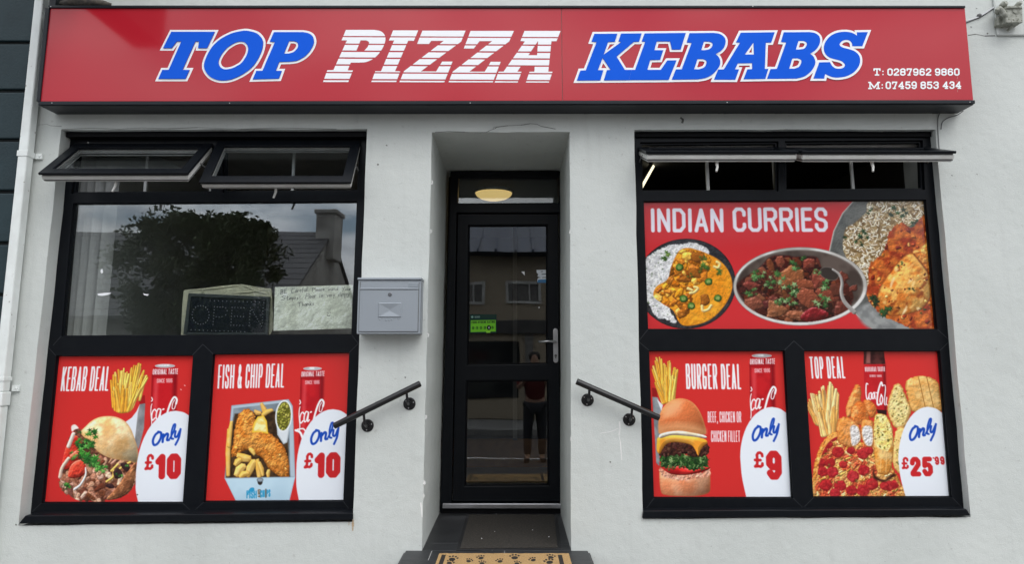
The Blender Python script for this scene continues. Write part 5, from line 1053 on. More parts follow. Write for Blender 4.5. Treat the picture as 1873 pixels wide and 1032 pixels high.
# ------------------------------------------------------------------ mailbox
mbx = empty('mailbox', (W(713, 611, 0).x, 0, W(713, 611, 0).z), 'grey metal letter box with embossed envelope, on the wall beside the left window', 'mailbox')
YM = -0.135; f = lambda x, y, yy=YM: W(640+x/7.9375, 500+y/7.9375, yy)
q = [f(122, 100), f(1040, 98), f(1012, 880), f(96, 884)]
xm0, xm1 = (q[0].x+q[3].x)/2, (q[1].x+q[2].x)/2; zm0, zm1 = q[3].z, q[0].z
mb = MB(); mb.box(xm0, xm1, YM, -.002, zm0, zm1); mb.build('body', M['mailbox'], mbx, bevel=.005)
mb = MB(); mb.box(xm0-.004, xm1+.004, YM-.010, -.002, zm1+.001, zm1+.016); mb.build('lid', M['mailbox'], mbx, bevel=.003)
H = zm1-zm0; Wd = xm1-xm0
mb = MB(); mb.box(xm0+.04*Wd, xm1-.035*Wd, YM-.004, YM-.0005, zm1-.150*H, zm1-.035*H); mb.prism([(xm0+.035*Wd, YM-.012, zm1-.170*H), (xm1-.035*Wd, YM-.012, zm1-.170*H), (xm1-.035*Wd, YM-.010, zm1-.150*H), (xm0+.035*Wd, YM-.010, zm1-.150*H)], (0, .0115, 0)); mb.build('flap', M['mailbox'], mbx, bevel=.002)
mb = MB(); mb.box(xm0+.036*Wd, xm1-.034*Wd, YM-.003, YM-.0005, zm1-.172*H-.004, zm1-.172*H); mb.box(xm0+.028*Wd, xm1-.028*Wd, YM-.0008, YM-.0002, zm0+.035*H, zm1-.03*H); mb.build('shadow_gap', M['gasket'], mbx)
mb = MB(); mb.box(xm0+.036*Wd, xm1-.038*Wd, YM-.006, YM-.001, zm0+.045*H, zm1-.182*H); mb.build('door_panel', M['mailbox'], mbx, bevel=.0025)
mb = MB(); mb.disc(f(582, 308, YM-.006), (0, -1, 0), [(.013, 0), (.013, .003), (.010, .005), (.010, .0035), (.003, .0035)], 20); mb.build('lock', mat('lock_dark_steel', (.16, .165, .175), .3, metal=.7), mbx)
mb = MB(); a, b = f(852, 146, YM-.0045), f(990, 204, YM-.0045); mb.box(a.x, b.x, YM-.0065, YM-.0042, b.z, a.z); mb.build('name_plate', mat('name_plate_grey', (.25, .28, .31), .4), mbx, bevel=.001)
mb = MB()                                     # embossed envelope: flap and body creased outward
e = [f(x, y, YM-.0125) for x, y in ((425, 440), (735, 438), (735, 628), (418, 630))]; c_ = f(578, 530, YM-.0068); c2_ = f(578, 545, YM-.0068)
for a_, b_ in zip(e, e[1:]+e[:1]): mb.quad(a_, b_, Vector((b_.x+(.006 if b_.x > c_.x else -.006), YM-.0055, b_.z+(.006 if b_.z > c_.z else -.006))), Vector((a_.x+(.006 if a_.x > c_.x else -.006), YM-.0055, a_.z+(.006 if a_.z > c_.z else -.006))))
mb.add([e[0], e[1], c_], [(0, 1, 2)]); mb.add([e[3], e[2], c2_], [(1, 0, 2)]); mb.add([e[0], c_, c2_, e[3]], [(0, 1, 2, 3)]); mb.add([e[1], c_, c2_, e[2]], [(0, 3, 2, 1)])
for x, y in ((432, 668), (526, 680), (570, 684), (612, 672), (705, 664)): mb.disc(f(x, y, YM-.006), (0, -1, 0), [(.006, 0), (.004, .0025)], 8)
mb.build('envelope_emboss', M['mailbox'], mbx, recalc=True)

# ------------------------------------------------------------------ handrails
def handrail(a, b, plates, label):
    YH = -0.085; A, B = W(*a, YH), W(*b, YH); root = empty('handrail', (A+B)/2, label, 'handrail', 'sloping black grab rails beside the door')
    d = (B-A).normalized(); r = .0205
    mb = MB(); mb.tube([A, A+d*.0015, A+d*.004, B-d*.004, B-d*.0015, B], [r-.003, r-.0008, r, r, r-.0008, r-.003], 24); mb.build('rail', M['rail'], root, smooth=True)
    for p in plates:
        c0 = W(*p, 0); t = max(.05, min((B-A).length-.05, (Vector((c0.x, YH, c0.z+.075))-A).dot(d))); top = A+d*t
        mb = MB(); mb.disc(c0, (0, -1, 0), [(.041, .0), (.041, .004), (.037, .006), (.016, .007), (.014, .014)], 28)
        mb.tube([c0+Vector((0, -.006, 0)), c0+Vector((0, -.05, .0)), c0+Vector(((top.x-c0.x)*.3, -.078, .016)), Vector((top.x, YH, top.z-.018))], [.009, .0085, .0085, .0085], 10); o = mb.build('bracket', M['rail'], root, smooth=False, bevel=0)
        for k in range(3): mb = MB(); an = R(20+120*k); mb.disc(c0+Vector((.028*math.cos(an), -.006, .028*math.sin(an))), (0, -1, 0), [(.0048, 0), (.004, .002)], 8); mb.build('screw', M['chrome'], o)
handrail((611, 780), (769, 702), [(672.4, 779), (749, 739)], 'black handrail on the wall left of the door, below the grey letter box')
handrail((1054.5, 698), (1206, 765), [(1074.6, 732), (1150.7, 768)], 'black handrail on the wall right of the door, reaching over the burger poster')

# ------------------------------------------------------------------ entrance step, mats
step = empty('entrance_step', (W(905, 1012, 0).x, -.3, 0), 'dark slate tiled step in front of the recessed door', 'step')
x0, x1 = W(742, 1012, 0).x, W(1075.5, 1009, 0).x; YF = -0.62
mb = MB(); mb.m = 0; th = .012
def tile(xa, xb, ya, yb): mb.box(xa+.0026, xb-.0026, ya+.0026, yb-.0026, FLOOR_Z-th, FLOOR_Z)
xa, xb = dq[0].x, dq[3].x; xm = (x0+x1)/2-.03
yj = WZ(790, 994.5, FLOOR_Z).y
for xs, ys in (((xa, xm, xb), (YD-.001, yj)), ((xa, xm, xb), (yj, 0.0))):
    for u, v in zip(xs[:-1], xs[1:]): tile(u, v, ys[1], ys[0])
yk = WZ(735, 1025.5, FLOOR_Z).y
for ya, yb, xs in ((yk, 0.0, (x0, W(783, 1025, yk).x, (x0+x1)/2+.05, x1)), (YF, yk, (x0, x0+.36, x0+.95, x1))):
    for u, v in zip(xs[:-1], xs[1:]): tile(u, v, ya, yb)
mb.build('tread', M['tile'], step, bevel=.0015)
mb = MB(); mb.box(xa, xb, 0.0005, YD+.2, -.02, FLOOR_Z-.0022); mb.box(x0+.002, x1-.002, YF+.002, 0.0, -.02, FLOOR_Z-.0017); mb.build('grout_bed', M['grout'], step)
mb = MB(); mb.box(x0-.001, x1+.001, YF-.012, YF+.001, 0.205, FLOOR_Z-th-.001); mb.box(x0-.012, x0+.0015, YF, -.001, .0, FLOOR_Z-th-.001); mb.box(x1-.0015, x1+.012, YF, -.001, 0, FLOOR_Z-th-.001); mb.box(x0, x1, YF-.32, YF-.013, .0, .20); mb.build('riser', M['tile'], step, bevel=.002)
m4 = [WZ(853.5, 941.5, FLOOR_Z+.008), WZ(1018.6, 940.5, FLOOR_Z+.008), WZ(1027, 1004, FLOOR_Z+.008), WZ(834, 1006, FLOOR_Z+.008)]
dm = empty('rubber_doormat', (sum(m4, Vector())/4), 'grey brown ribbed doormat with black rubber edge lying against the door', 'doormat')
yb_ = min(YD-.02, (m4[0].y+m4[1].y)/2)
m4[0].y = m4[1].y = yb_
mb = MB(); mb.prism([p+Vector((0, 0, -.0075)) for p in m4], (0, 0, .005)); mb.build('rubber_edge', M['rubber'], dm, bevel=.002)
cen = sum(m4, Vector())/4; mi = [Vector((p.x+(0.024 if p.x < cen.x else -.024), p.y+(0.022 if p.y < cen.y else -.022), FLOOR_Z+.0056)) for p in m4]
mb = MB(); mb.prism(mi, (0, 0, .004)); mb.build('pile', M['mat'], dm, bevel=.0015)
mb = MB()
for px, py, s in ((881, 986, 2.2), (905, 973.5, 1.3), (974, 970.5, 1.4), (1004, 983, 2.6)):
    p = WZ(px, py, FLOOR_Z+.0115); mb.disc(p, (0, 0, 1), [(.0035*s/2, 0), (.002*s/2, .003)], 7)
tag(mb.build('crumb', M['signwhite']), 'few pale crumbs lying on the grey doormat', 'crumbs', kind='stuff')
zc = FLOOR_Z+.017; c4 = [WZ(803, 1014.5, zc), WZ(1040, 1011.5, zc), None, None]
xl_, xr_2 = c4[0].x, c4[1].x; yt = (c4[0].y+c4[1].y)/2; yb2 = yt-.42
cm = empty('coir_doormat', ((xl_+xr_2)/2, (yt+yb2)/2, FLOOR_Z), 'tan coir doormat with black paw prints and side bars on the step', 'doormat')
mb = MB(); n = 60; random.seed(3)
top = [Vector((xl_+(xr_2-xl_)*k/n, yt+random.uniform(-.005, .004), FLOOR_Z+.0005)) for k in range(n+1)]; bot = [Vector((xl_+(xr_2-xl_)*k/n, yb2, FLOOR_Z+.0005)) for k in range(n, -1, -1)]
mb.prism(top+bot, (0, 0, .0165)); mb.build('pile', M['coir'], cm)
mb = MB(); zz = FLOOR_Z+.0172
def flat(pts): mb.add([Vector((x, y, zz)) for x, y in pts], [tuple(range(len(pts)))])
for px in (810.5, 1025):
    mb = MB(); p = WZ(px, 1020, zz); flat([(p.x-.013, yt-.035), (p.x+.013, yt-.035), (p.x+.013, yb2+.03), (p.x-.013, yb2+.03)]); mb.build('side_bar', M['coirdark'], cm, recalc=False)
K8 = crop(700, 920, 4.6825)
for cx_, cy_, s in ((595, 487, 1.1), (842, 477, .9), (1130, 474, 1.1), (1440, 470, .95), (735, 503, .8), (1005, 505, .85), (1290, 494, .85), (570, 520, .9), (1430, 513, 1.1), (850, 522, .8), (1150, 524, .8)):
    mb = MB(); p = WZ(*K8(cx_, cy_), zz); an = random.uniform(-.5, .5); s *= .82
    rot = lambda x, y: (p.x+(x*math.cos(an)-y*math.sin(an))*s*.9, p.y+(x*math.sin(an)+y*math.cos(an))*s*2.0)
    flat([rot(.026*math.cos(R(k*40)), .02*math.sin(R(k*40))) for k in range(9)])
    for tx, ty in ((-.032, .024), (-.012, .036), (.012, .036), (.032, .024)): flat([rot(tx+.0095*math.cos(R(k*60)), ty+.011*math.sin(R(k*60))) for k in range(6)])
    mb.build('paw_print', M['coirdark'], cm, recalc=False)

# ------------------------------------------------------------------ things in and on the left window
K5 = crop(330, 505, 5.676); YO = YL+.075
os_ = empty('open_sign', W(418, 613, YO), 'switched off LED OPEN sign with dotted letters standing in the left window', 'led sign')
q = [W(*K5(*p), YO) for p in ((82, 178), (925, 215), (905, 610), (28, 608))]
mb = MB(); i4 = [W(*K5(*p), YO) for p in ((108, 212), (893, 245), (880, 592), (66, 592))]; mb.poly(q, [i4], YO, YO+.03); mb.build('frame', mat('led_sign_frame', (.045, .055, .06), .35), os_, bevel=.002)
mb = MB(); mb.prism(at_y(i4, YO+.008), (0, .016, 0)); mb.m = 1
dots = [(310+k*(555/13), 257+k*(18/13)) for k in range(14)]+[(110+k*(558/13), 560+k*(20/13)) for k in range(14)]
dots += [(210+88*math.cos(R(k*18)), 405+97*math.sin(R(k*18))) for k in range(20)]
seg = lambda p, q_, n: [(p[0]+(q_[0]-p[0])*k/(n-1), p[1]+(q_[1]-p[1])*k/(n-1)) for k in range(n)]
dots += seg((353, 320), (338, 505), 7)+seg((382, 322), (440, 324), 3)+[(470, 332), (485, 360), (470, 405), (432, 424), (402, 427), (372, 424)]
dots += seg((537, 328), (523, 512), 7)+seg((565, 328), (660, 331), 4)+seg((562, 420), (655, 423), 4)+seg((553, 513), (648, 515), 4)
dots += seg((727, 330), (713, 517), 7)+seg((742, 352), (843, 520), 8)+seg((858, 335), (850, 490), 6)
for x, y in dots: mb.disc(W(*K5(x, y), YO+.0075), (0, -1, 0), [(.0034, 0), (.0022, .0025)], 8)
mb.build('board', [mat('led_board', (.006, .010, .018), .25), mat('unlit_led', (.34, .35, .36), .35)], os_)
pl_ = tag(None or bpy.data.objects.new('x', None)) if False else None
mb = MB(); YS = YO+.034                       # crumpled cream sheet behind the sign
prof = [(35, 150), (100, 140), (225, 130), (400, 105), (635, 85), (760, 108), (880, 128), (935, 128), (945, 160), (958, 380), (965, 540), (930, 612), (900, 612), (6, 612), (20, 300)]
pt = [W(*K5(*p), YS+random.uniform(-.002, .002)) for p in prof]; mb.poly(pt, [], YS, YS+.012)
for a_, b_ in (((100, 150), (640, 92)), ((640, 92), (900, 190)), ((230, 140), (230, 175)), ((560, 180), (880, 140))): mb.tube([W(*K5(*a_), YS-.002), W(*K5((a_[0]+b_[0])/2, (a_[1]+b_[1])/2+6), YS-.005), W(*K5(*b_), YS-.002)], [.003, .006, .003], 6)
tag(mb.build('plastic_sheet', mat('cream_plastic_sheet', (.62, .60, .44), .45, (.44, .43, .33), 18, .5, 14)), 'creased cream plastic sheet draped behind the OPEN sign', 'sheet')
a = Art([(980, 115), (1790, 92), (1775, 545), (966, 570)], 290, 170, (232, 234, 222))
a.blob([(960, 90), (1800, 80), (1800, 580), (960, 580)], (236, 238, 226), smooth=False, col2=(214, 216, 202), sc=34, bump=6, bs=28)
for x, y, r in ((1715, 440, 34), (1060, 480, 40), (1350, 400, 46), (1500, 470, 40), (1010, 350, 22)): a.blob(ell(x, y, r, r*1.3, 9, jit=.3), (222, 224, 212), dome=5, dw=8, alpha=.6, feather=6)
ink = (40, 42, 50)
for t, p, w in (('BE', ((1036, 192), (1108, 182), (1036, 142)), 4), ('Careful', ((1150, 180), (1322, 158), (1150, 132)), 3.4), ('Please', ((1366, 166), (1500, 154), (1362, 124)), 3.4), ('mind', ((1536, 158), (1640, 150), (1534, 118)), 3.2), ('Your', ((1676, 160), (1776, 150), (1676, 116)), 3.2),
                ('Steps!', ((1042, 252), (1246, 246), (1046, 206)), 3.6), ('Floor', ((1296, 238), (1408, 226), (1300, 186)), 3.4), ('is', ((1440, 224), (1486, 220), (1440, 180)), 3.4), ('very', ((1520, 220), (1606, 214), (1520, 174)), 3.2), ('slippy', ((1630, 216), (1756, 206), (1630, 168)), 3.2), ('Thanks', ((1218, 322), (1390, 306), (1216, 276)), 3.8)):
    a.text(t, *p, w, ink, HAND, gap=.14)
for p in (((1530, 384), (1532, 386)), ((1556, 383), (1558, 385)), ((1524, 408), (1534, 416), (1548, 416), (1556, 406))): a.stroke(p, 5, ink)
YN = YL+.05; tag(a.mesh('handwritten_note', [W(*K5(*p), YN) for p in ((980, 115), (1790, 92), (1775, 545), (966, 570))], M['paper'], thick=.001), 'white handwritten paper note about slippery steps taped inside the left window', 'note')
K4 = crop(0, 220, 2.457)
for k, (pts, lab) in enumerate(((((438, 780), (470, 776), (502, 776), (488, 784), (462, 790), (440, 788)), 'longer torn white tape scrap stuck on the left window glass'), (((642, 778), (655, 782), (668, 782), (664, 790), (648, 786)), 'small torn white tape scrap stuck mid way along the left window glass'), (((452, 672), (460, 668), (464, 684), (456, 690), (452, 682)), 'tiny white scrap on the left window near the blind edge'))):
    mb = MB(); mb.poly([W(*K4(*p), YL+.0305) for p in pts], [], YL+.0305, YL+.0315); tag(mb.build('tape_scrap', M['signwhite']), lab, 'scrap', 'torn scraps on the window glass')
mb = MB()                                     # vertical blind drawn to the left
for k, (xt, xb_) in enumerate(((324, 268), (348, 304), (377, 336), (420, 368), (462, 422))):
    yv = YL+.16; wslat = .092; a_ = W(*K4(xt, 350), yv); b_ = W(*K4(xb_, 985), yv); sx = (a_.x+b_.x)/2; an = R(38+3*k)
    dx, dy = wslat*math.cos(an), wslat*math.sin(an)
    for j in range(6):
        u, v = j/6, (j+1)/6; g = lambda t: .010*math.sin(math.pi*t)
        mb.quad((sx+dx*u, yv+dy*u-g(u), b_.z-.02), (sx+dx*v, yv+dy*v-g(v), b_.z-.02), (sx+dx*v, yv+dy*v-g(v), 3.05), (sx+dx*u, yv+dy*u-g(u), 3.05))
tag(mb.build('vertical_blind', M['blind'], recalc=False), 'pale vertical blind slats gathered at the left side of the left window', 'blind')

# ------------------------------------------------------------------ stickers on the door, lamps inside
K6 = crop(840, 400, 3.685); YG = YD+.0435
a = Art([(70, 645), (252, 645), (252, 772), (68, 774)], 200, 140, (14, 50, 44))
a.blob([(78, 686), (246, 684), (246, 762), (76, 766)], (112, 196, 40), smooth=False)
a.text('FOOD HYGIENE RATING', (84, 708), (240, 704), (84, 692), 2.6, (20, 44, 26), gap=.4)
for k, ch in enumerate('012345'):
    x = 94+k*26.6-(0 if k < 5 else 2); y = 738-k*.6; big = ch == '4'
    a.blob(ell(x, y, 14 if big else 10, 16 if big else 11, 18), (10, 26, 18) if big else (80, 150, 34), smooth=False); a.text(ch, (x-4, y+8), (x+4, y+8), (x-4, y-8), 2.6 if big else 1.8, (236, 244, 236) if big else (24, 52, 24))
a.blob([(180, 760), (212, 758), (210, 770), (184, 771)], (150, 214, 60), smooth=False); a.blob(ell(88, 664, 8, 8, 12), (120, 160, 150)); a.text('LOCAL COUNCIL'[:0] or 'GOOD', (104, 670), (140, 669), (104, 658), 2.2, (130, 160, 154))
tag(a.mesh('rating_sticker', [W(*K6(*p), YG) for p in ((70, 645), (252, 645), (252, 772), (68, 774))], M['print'], thick=.0006), 'green food hygiene rating sticker with a 4 on the door glass', 'sticker')
a = Art([(520, 344), (594, 344), (594, 436), (522, 432)], 90, 100); a.blob([(520, 346), (592, 344), (593, 434), (524, 432), (528, 404), (540, 398), (526, 390), (532, 376), (522, 366)], (214, 220, 226), smooth=False)
a.blob([(532, 412), (593, 410), (593, 434), (524, 432)], (44, 116, 168), smooth=False)
for p, w in ((((550, 358), (562, 357)), 4), (((556, 376), (582, 375)), 5), (((538, 398), (544, 398)), 4), (((560, 398), (588, 397)), 4), (((548, 424), (566, 423)), 3)): a.stroke(p, w, (90, 96, 104))
tag(a.mesh('notice_sticker', [W(*K6(*p), YG) for p in ((520, 344), (594, 344), (594, 436), (522, 432))], M['decal'], cut=.02), 'torn white notice with a blue strip on the door glass', 'sticker')
for pts, lab in ((((418, 358), (440, 356), (442, 384)), 'white triangular paper corner left on the door glass'), (((534, 596), (541, 595), (541, 603), (535, 604)), 'tiny white paper fleck on the door glass below the notice')):
    mb = MB(); mb.poly([W(*K6(*p), YG) for p in pts], [], YG, YG+.0006); tag(mb.build('paper_scrap', M['signwhite']), lab, 'scrap', 'paper scraps on the door glass')
cl = W(903, 357, YD+1.0); lampo = empty('ceiling_lamp', cl, 'round opal ceiling lamp glowing yellow behind the glass above the door', 'lamp')
mb = MB(); mb.disc(cl+Vector((0, 0, .02)), (0, 0, -1), [(.178, 0), (.178, .012), (.165, .03), (.13, .052), (.08, .066), (.02, .071)], 32); mb.build('diffuser', M['lamp'], lampo, smooth=True)
mb = MB(); mb.disc(cl+Vector((0, 0, .0205)), (0, 0, 1), [(.186, 0), (.186, .024)], 28); mb.build('base', M['signwhite'], lampo)
t0_, t1_ = W(1167, 348, .55), W(1194, 303, 1.5); tb = empty('tube_light', t0_, 'pale yellow tube light hanging inside at the left of the right window', 'lamp')
t1_ = Vector((t0_.x+.06, 1.6, t0_.z+.0)); t1_ = W(1196, 298, 2.0)
mb = MB(); mb.tube([t0_, t1_], .024, 10); mb.build('tube', M['tube'], tb)
mb = MB(); mb.tube([t0_+Vector((0, .01, .03)), t1_+Vector((0, .01, .03))], .02, 6); mb.tube([t0_.lerp(t1_, .2), t0_.lerp(t1_, .2)+Vector((0, 0, .35))], .006, 6); mb.tube([t0_.lerp(t1_, .8), t0_.lerp(t1_, .8)+Vector((0, 0, .3))], .006, 6); mb.build('batten', M['inwall'], tb)

# ------------------------------------------------------------------ box and cables on the wall at the right
jb = empty('junction_box', W(1848, 46, 0), 'weathered grey plastic box with lichen on the wall right of the red sign', 'junction box')
K2 = crop(1740, 0, 12.9); YJ = -.10
mb = MB(); b4 = [W(*K2(*p), YJ) for p in ((1330, 150), (1690, 150), (1690, 500), (1290, 520), (1290, 300))]; mb.prism([W(*K2(*p), YJ) for p in ((1310, 165), (1690, 165), (1695, 520), (1300, 520))], (0, .098, 0)); mb.prism([W(*K2(*p), -.05) for p in ((1110, 350), (1305, 370), (1305, 615), (1100, 590))], (0, .048, 0)); mb.build('body', M['oldplastic'], jb, bevel=.008)
mb = MB(); mb.prism([W(*K2(*p), YJ-.012) for p in ((1330, 120), (1675, 120), (1690, 185), (1320, 185))], (0, .11, 0)); mb.build('lid', M['oldplastic'], jb, bevel=.006)
mb = MB(); mb.prism([W(*K2(*p), YJ-.01) for p in ((1290, 400), (1690, 400), (1695, 525), (1300, 530))], (0, .02, 0)); mb.build('ledge', M['oldplastic'], jb, bevel=.006)
mb = MB(); mb.disc(W(*K2(1520, 255), YJ), (0, -1, 0), [(.022, -.002), (.022, .004), (.017, .005), (.017, .002)], 18); mb.build('boss', M['oldplastic'], jb); mb = MB()
for p, r_ in (((1250, 90), 1), ((1595, 85), .8), ((1140, 240), .9), ((1400, 650), .45)): mb.disc(W(*K2(*p), -.06), (.2, -1, .3), [(.020*r_, -.03), (.024*r_, 0), (.016*r_, .02)], 9); mb.build('gland', M['oldplastic'], jb, bevel=.004); mb = MB()
mb.tube([W(*K2(*p), -.09) for p in ((1060, 250), (1130, 200), (1200, 260), (1240, 330), (1330, 420))], [.014, .022, .020, .022, .012], 9); mb.build('cable_elbow', M['oldplastic'], jb, bevel=.004)
cb = empty('wall_cable', W(1800, 22, 0), 'pale cable pair rising from the sign to the weathered box', 'cable')
for off, m in ((0, 'cable'), (9, 'cable'), (22, 'darkcable')):
    mb = MB(); mb.tube([W(*K2(x, y+off), -.008 if off < 20 else -.005) for x, y in ((340, 510), (450, 460), (560, 420), (660, 385), (800, 300), (950, 195), (1080, 110), (1180, 40), (1220, -40))], .0042, 7); mb.build('strand', M[m], cb, smooth=True)
mb = MB(); mb.disc(W(*K2(668, 350), -.012), (0, -1, 0), [(.014, -.011), (.012, .006), (.005, .010)], 10); mb.build('clip', M['gasket'], cb)
K3 = crop(1100, 0, 2.423); wc = empty('drooping_cable', W(1725, 215, 0), 'thin grey cable loop hanging under the right end of the red sign', 'cable')
for pts in (((1600, 488), (1560, 497), (1520, 492), (1495, 510), (1491, 560), (1494, 620), (1500, 700)), ((1605, 490), (1575, 510), (1540, 520), (1512, 540), (1505, 572))):
    mb = MB(); P = [W(*K3(*p), -.006) for p in pts]; P[0] = W(*K3(*pts[0]), -.03); mb.tube(catmull([tuple(p) for p in P], False), .0032, 6); mb.build('strand', M['gasket'], wc, smooth=True)

# ------------------------------------------------------------------ across the street (seen mirrored in the glass)
def house(root, name, x0, x1, yf, yb, z1, m):
    mb = MB(); mb.box(x0, x1, yb, yf, -.02, z1); return mb.build(name, m, root)
YW = YL+.035; YOP = -12.0; YRI = -16.5
rl, rr = WR(133, 439, YW, YRI), WR(588, 420, YW, YRI); ch0, ch1 = WR(586, 395, YW, YRI), WR(619, 440, YW, YRI)
zr = (rl.z*.5+rr.z*.5); ea = zr-2.6
hx1 = WR(606, 430, YW, YRI).x; hx0 = hx1-15
sh = empty('slate_house', (hx1-5, YRI, 0), 'old house across the street with slate roof, gable and chimney', 'house')
mb = MB(); mb.box(hx0, hx1, YRI-4.5, YOP, -.02, ea); mb.prism([(hx1, YOP, ea+.001), (hx1, YRI-4.5, ea+.001), (hx1, YRI, zr-.10)], (-.35, 0, 0)); mb.build('wall', M['gable'], sh)
mb = MB(); mb.prism([(hx0, YOP+.35, ea-.12), (hx0, YRI, zr), (hx0, YRI, zr+.08), (hx0, YOP+.35, ea-.04)], (hx1-hx0+.06, 0, 0)); mb.prism([(hx0, YRI-4.85, ea-.12), (hx0, YRI-.01, zr), (hx0, YRI-.01, zr+.08), (hx0, YRI-4.85, ea-.04)], (hx1-hx0+.06, 0, 0))
rows = 16
for k in range(1, rows): t = k/rows; y = YOP+.35+(YRI-YOP-.35)*t; z = ea-.04+(zr+.12-ea)*t; mb.box(hx0, hx1+.06, y-.04, y+.0, z-.02, z+.012)
mb.build('roof', M['slate'], sh)
mb = MB(); mb.box(ch0.x, ch1.x, YRI-.5, YRI+.5, zr-.8, ch0.z); mb.box(ch0.x-.05, ch1.x+.05, YRI-.55, YRI+.55, ch0.z+.001, ch0.z+.12); mb.build('chimney', M['gable'], sh, bevel=.02)
YW2 = YD+.045
dh = empty('pebbledash_house', (0, YOP-2, 0), 'brown pebble dashed house with white windows across the street', 'house')
e0, e1 = WR(857, 461, YW2, YOP), WR(1001, 461, YW2, YOP); dx0, dx1 = WR(790, 500, YW2, YOP).x, 9.5
house(dh, 'wall', dx0, dx1, YOP, YOP-7, e0.z, M['pebble'])
rz = WR(920, 392, YW2, YOP-3.5).z
mb = MB(); mb.prism([(dx0, YOP+.3, e0.z-.05), (dx0, YOP-3.5, rz), (dx0, YOP-7.3, e0.z-.05)], (dx1-dx0, 0, 0))
for k in range(24): x = dx0+(dx1-dx0)*(k+.5)/24; mb.prism([(x-.03, YOP+.31, e0.z-.03), (x+.03, YOP+.31, e0.z-.03), (x+.03, YOP-3.5, rz+.025), (x-.03, YOP-3.5, rz+.025)], (0, 0, .05))
mb.build('roof', mat('blue_grey_roof', (.055, .07, .125), .4, (.04, .052, .09), 5), dh)
mb = MB(); mb.box(dx0, dx1, YOP+.3, YOP+.42, e0.z-.17, e0.z-.06); mb.build('gutter', M['black'], dh)
for (xa_, ya_, xb__, yb__) in ((825, 517, 887, 556), (924, 516, 990, 556)):
    a_, b_ = WR(xa_, ya_, YW2, YOP), WR(xb__, yb__, YW2, YOP); mb = MB(); t = .07
    mb.poly([(a_.x, YOP+.001, b_.z), (b_.x, YOP+.001, b_.z), (b_.x, YOP+.001, a_.z), (a_.x, YOP+.001, a_.z)], [[Vector((a_.x+t, YOP+.001, b_.z+t)), Vector((a_.x+(b_.x-a_.x)*.66, YOP+.001, b_.z+t)), Vector((a_.x+(b_.x-a_.x)*.66, YOP+.001, a_.z-t)), Vector((a_.x+t, YOP+.001, a_.z-t))], [Vector((a_.x+(b_.x-a_.x)*.7, YOP+.001, b_.z+t)), Vector((b_.x-t, YOP+.001, b_.z+t)), Vector((b_.x-t, YOP+.001, a_.z-t)), Vector((a_.x+(b_.x-a_.x)*.7, YOP+.001, a_.z-t))]], YOP+.001, YOP+.05)
    w_ = mb.build('window', M['white'], dh); mb = MB()
    for k in range(22): x = a_.x+t+(b_.x-a_.x-2*t)*k/22; mb.box(x, x+.05, YOP+.002+.006*(k % 2), YOP+.012+.006*(k % 2), b_.z+t, a_.z-t)
    mb.build('curtain', mat('net_curtain', (.22, .21, .2), .9, (.12, .115, .11), 30), w_)
sg0, sg1 = WR(850, 586, YW2, YOP), WR(998, 610, YW2, YOP)
mb = MB(); mb.box(sg0.x-1, sg1.x, YOP+.001, YOP+.12, sg1.z, sg0.z); mb.build('shop_fascia', mat('faded_fascia', (.10, .095, .09), .5, (.05, .05, .05), 3), dh, bevel=.02)
mb = MB(); mb.box(sg0.x-.8, sg1.x-.7, YOP+.001, YOP+.03, .5, sg1.z-.2); mb.build('shop_window', mat('dark_shop_window', (.02, .022, .025), .05), dh)
mb = MB(); mb.box(sg1.x-.55, sg1.x-.35, YOP+.001, YOP+.06, .0, sg1.z-.001); mb.build('pilaster', M['inwall'], dh)
# leafy tree in front of the slate roof
random.seed(21)
tx = WR(365, 500, YW, -9.9); tr = empty('street_tree', (tx.x, -9.9, 0), 'leafy dark tree on the far pavement in front of the slate roof', 'tree')
ctop = WR(360, 388, YW, -9.9).z; cl_, cr_ = WR(238, 470, YW, -9.9).x, WR(500, 470, YW, -9.9).x
mb = MB(); mb.tube([(tx.x, -9.9, 0), (tx.x+.05, -9.92, .9), (tx.x-.05, -9.85, 2.0), (tx.x, -9.9, ctop-.9)], [.13, .10, .08, .03], 10)
cz = 2.5
for k in range(9): an = k*2.4; mb.tube([(tx.x, -9.9, 1.3+.12*k), (tx.x+.5*math.cos(an), -9.9+.4*math.sin(an), 2.0+.14*k), (tx.x+1.0*math.cos(an), -9.9+.7*math.sin(an), 2.5+.16*k)], [.04, .025, .008], 6)
mb.build('trunk', M['bark'], tr)
mb = MB(); clumps = []
topx, topy = (236, 262, 290, 318, 338, 352, 400, 440, 478, 500), (440, 420, 404, 394, 386, 391, 393, 396, 404, 430)
for k in range(200):
    v_ = random.random()**1.15; hw = 126*(1-.55*v_**2.2); px = 367-6*v_+random.uniform(-hw, hw); py = np.interp(px, topx, topy)+13+v_*250; g_ = WR(px, py, YW, -9.9)
    clumps.append((g_.x, -9.9+random.uniform(-.9, .9), max(.9, g_.z), random.uniform(.16, .34)))
for px in range(240, 500, 9):
    g_ = WR(px, np.interp(px, topx, topy)+10+random.uniform(-5, 8), YW, -9.9); clumps.append((g_.x, -9.9+random.uniform(-.3, .3), g_.z, random.uniform(.08, .17)))
for cx_, cy_, cz_, cr in clumps:
    for k in range(int(60+260*cr)):
        d = Vector((random.gauss(0, 1), random.gauss(0, 1), random.gauss(0, 1))).normalized()*cr*(.15+1.05*random.random()**.7); p = Vector((cx_, cy_, cz_))+d
        u = Vector((random.gauss(0, 1), random.gauss(0, 1), random.gauss(0, 1))).normalized(); v = u.orthogonal().normalized(); l = random.uniform(.045, .08)
        mb.quad(p-u*l, p+v*l*.5, p+u*l, p-v*l*.5)
mb.build('crown', M['leaf'], tr, recalc=False)

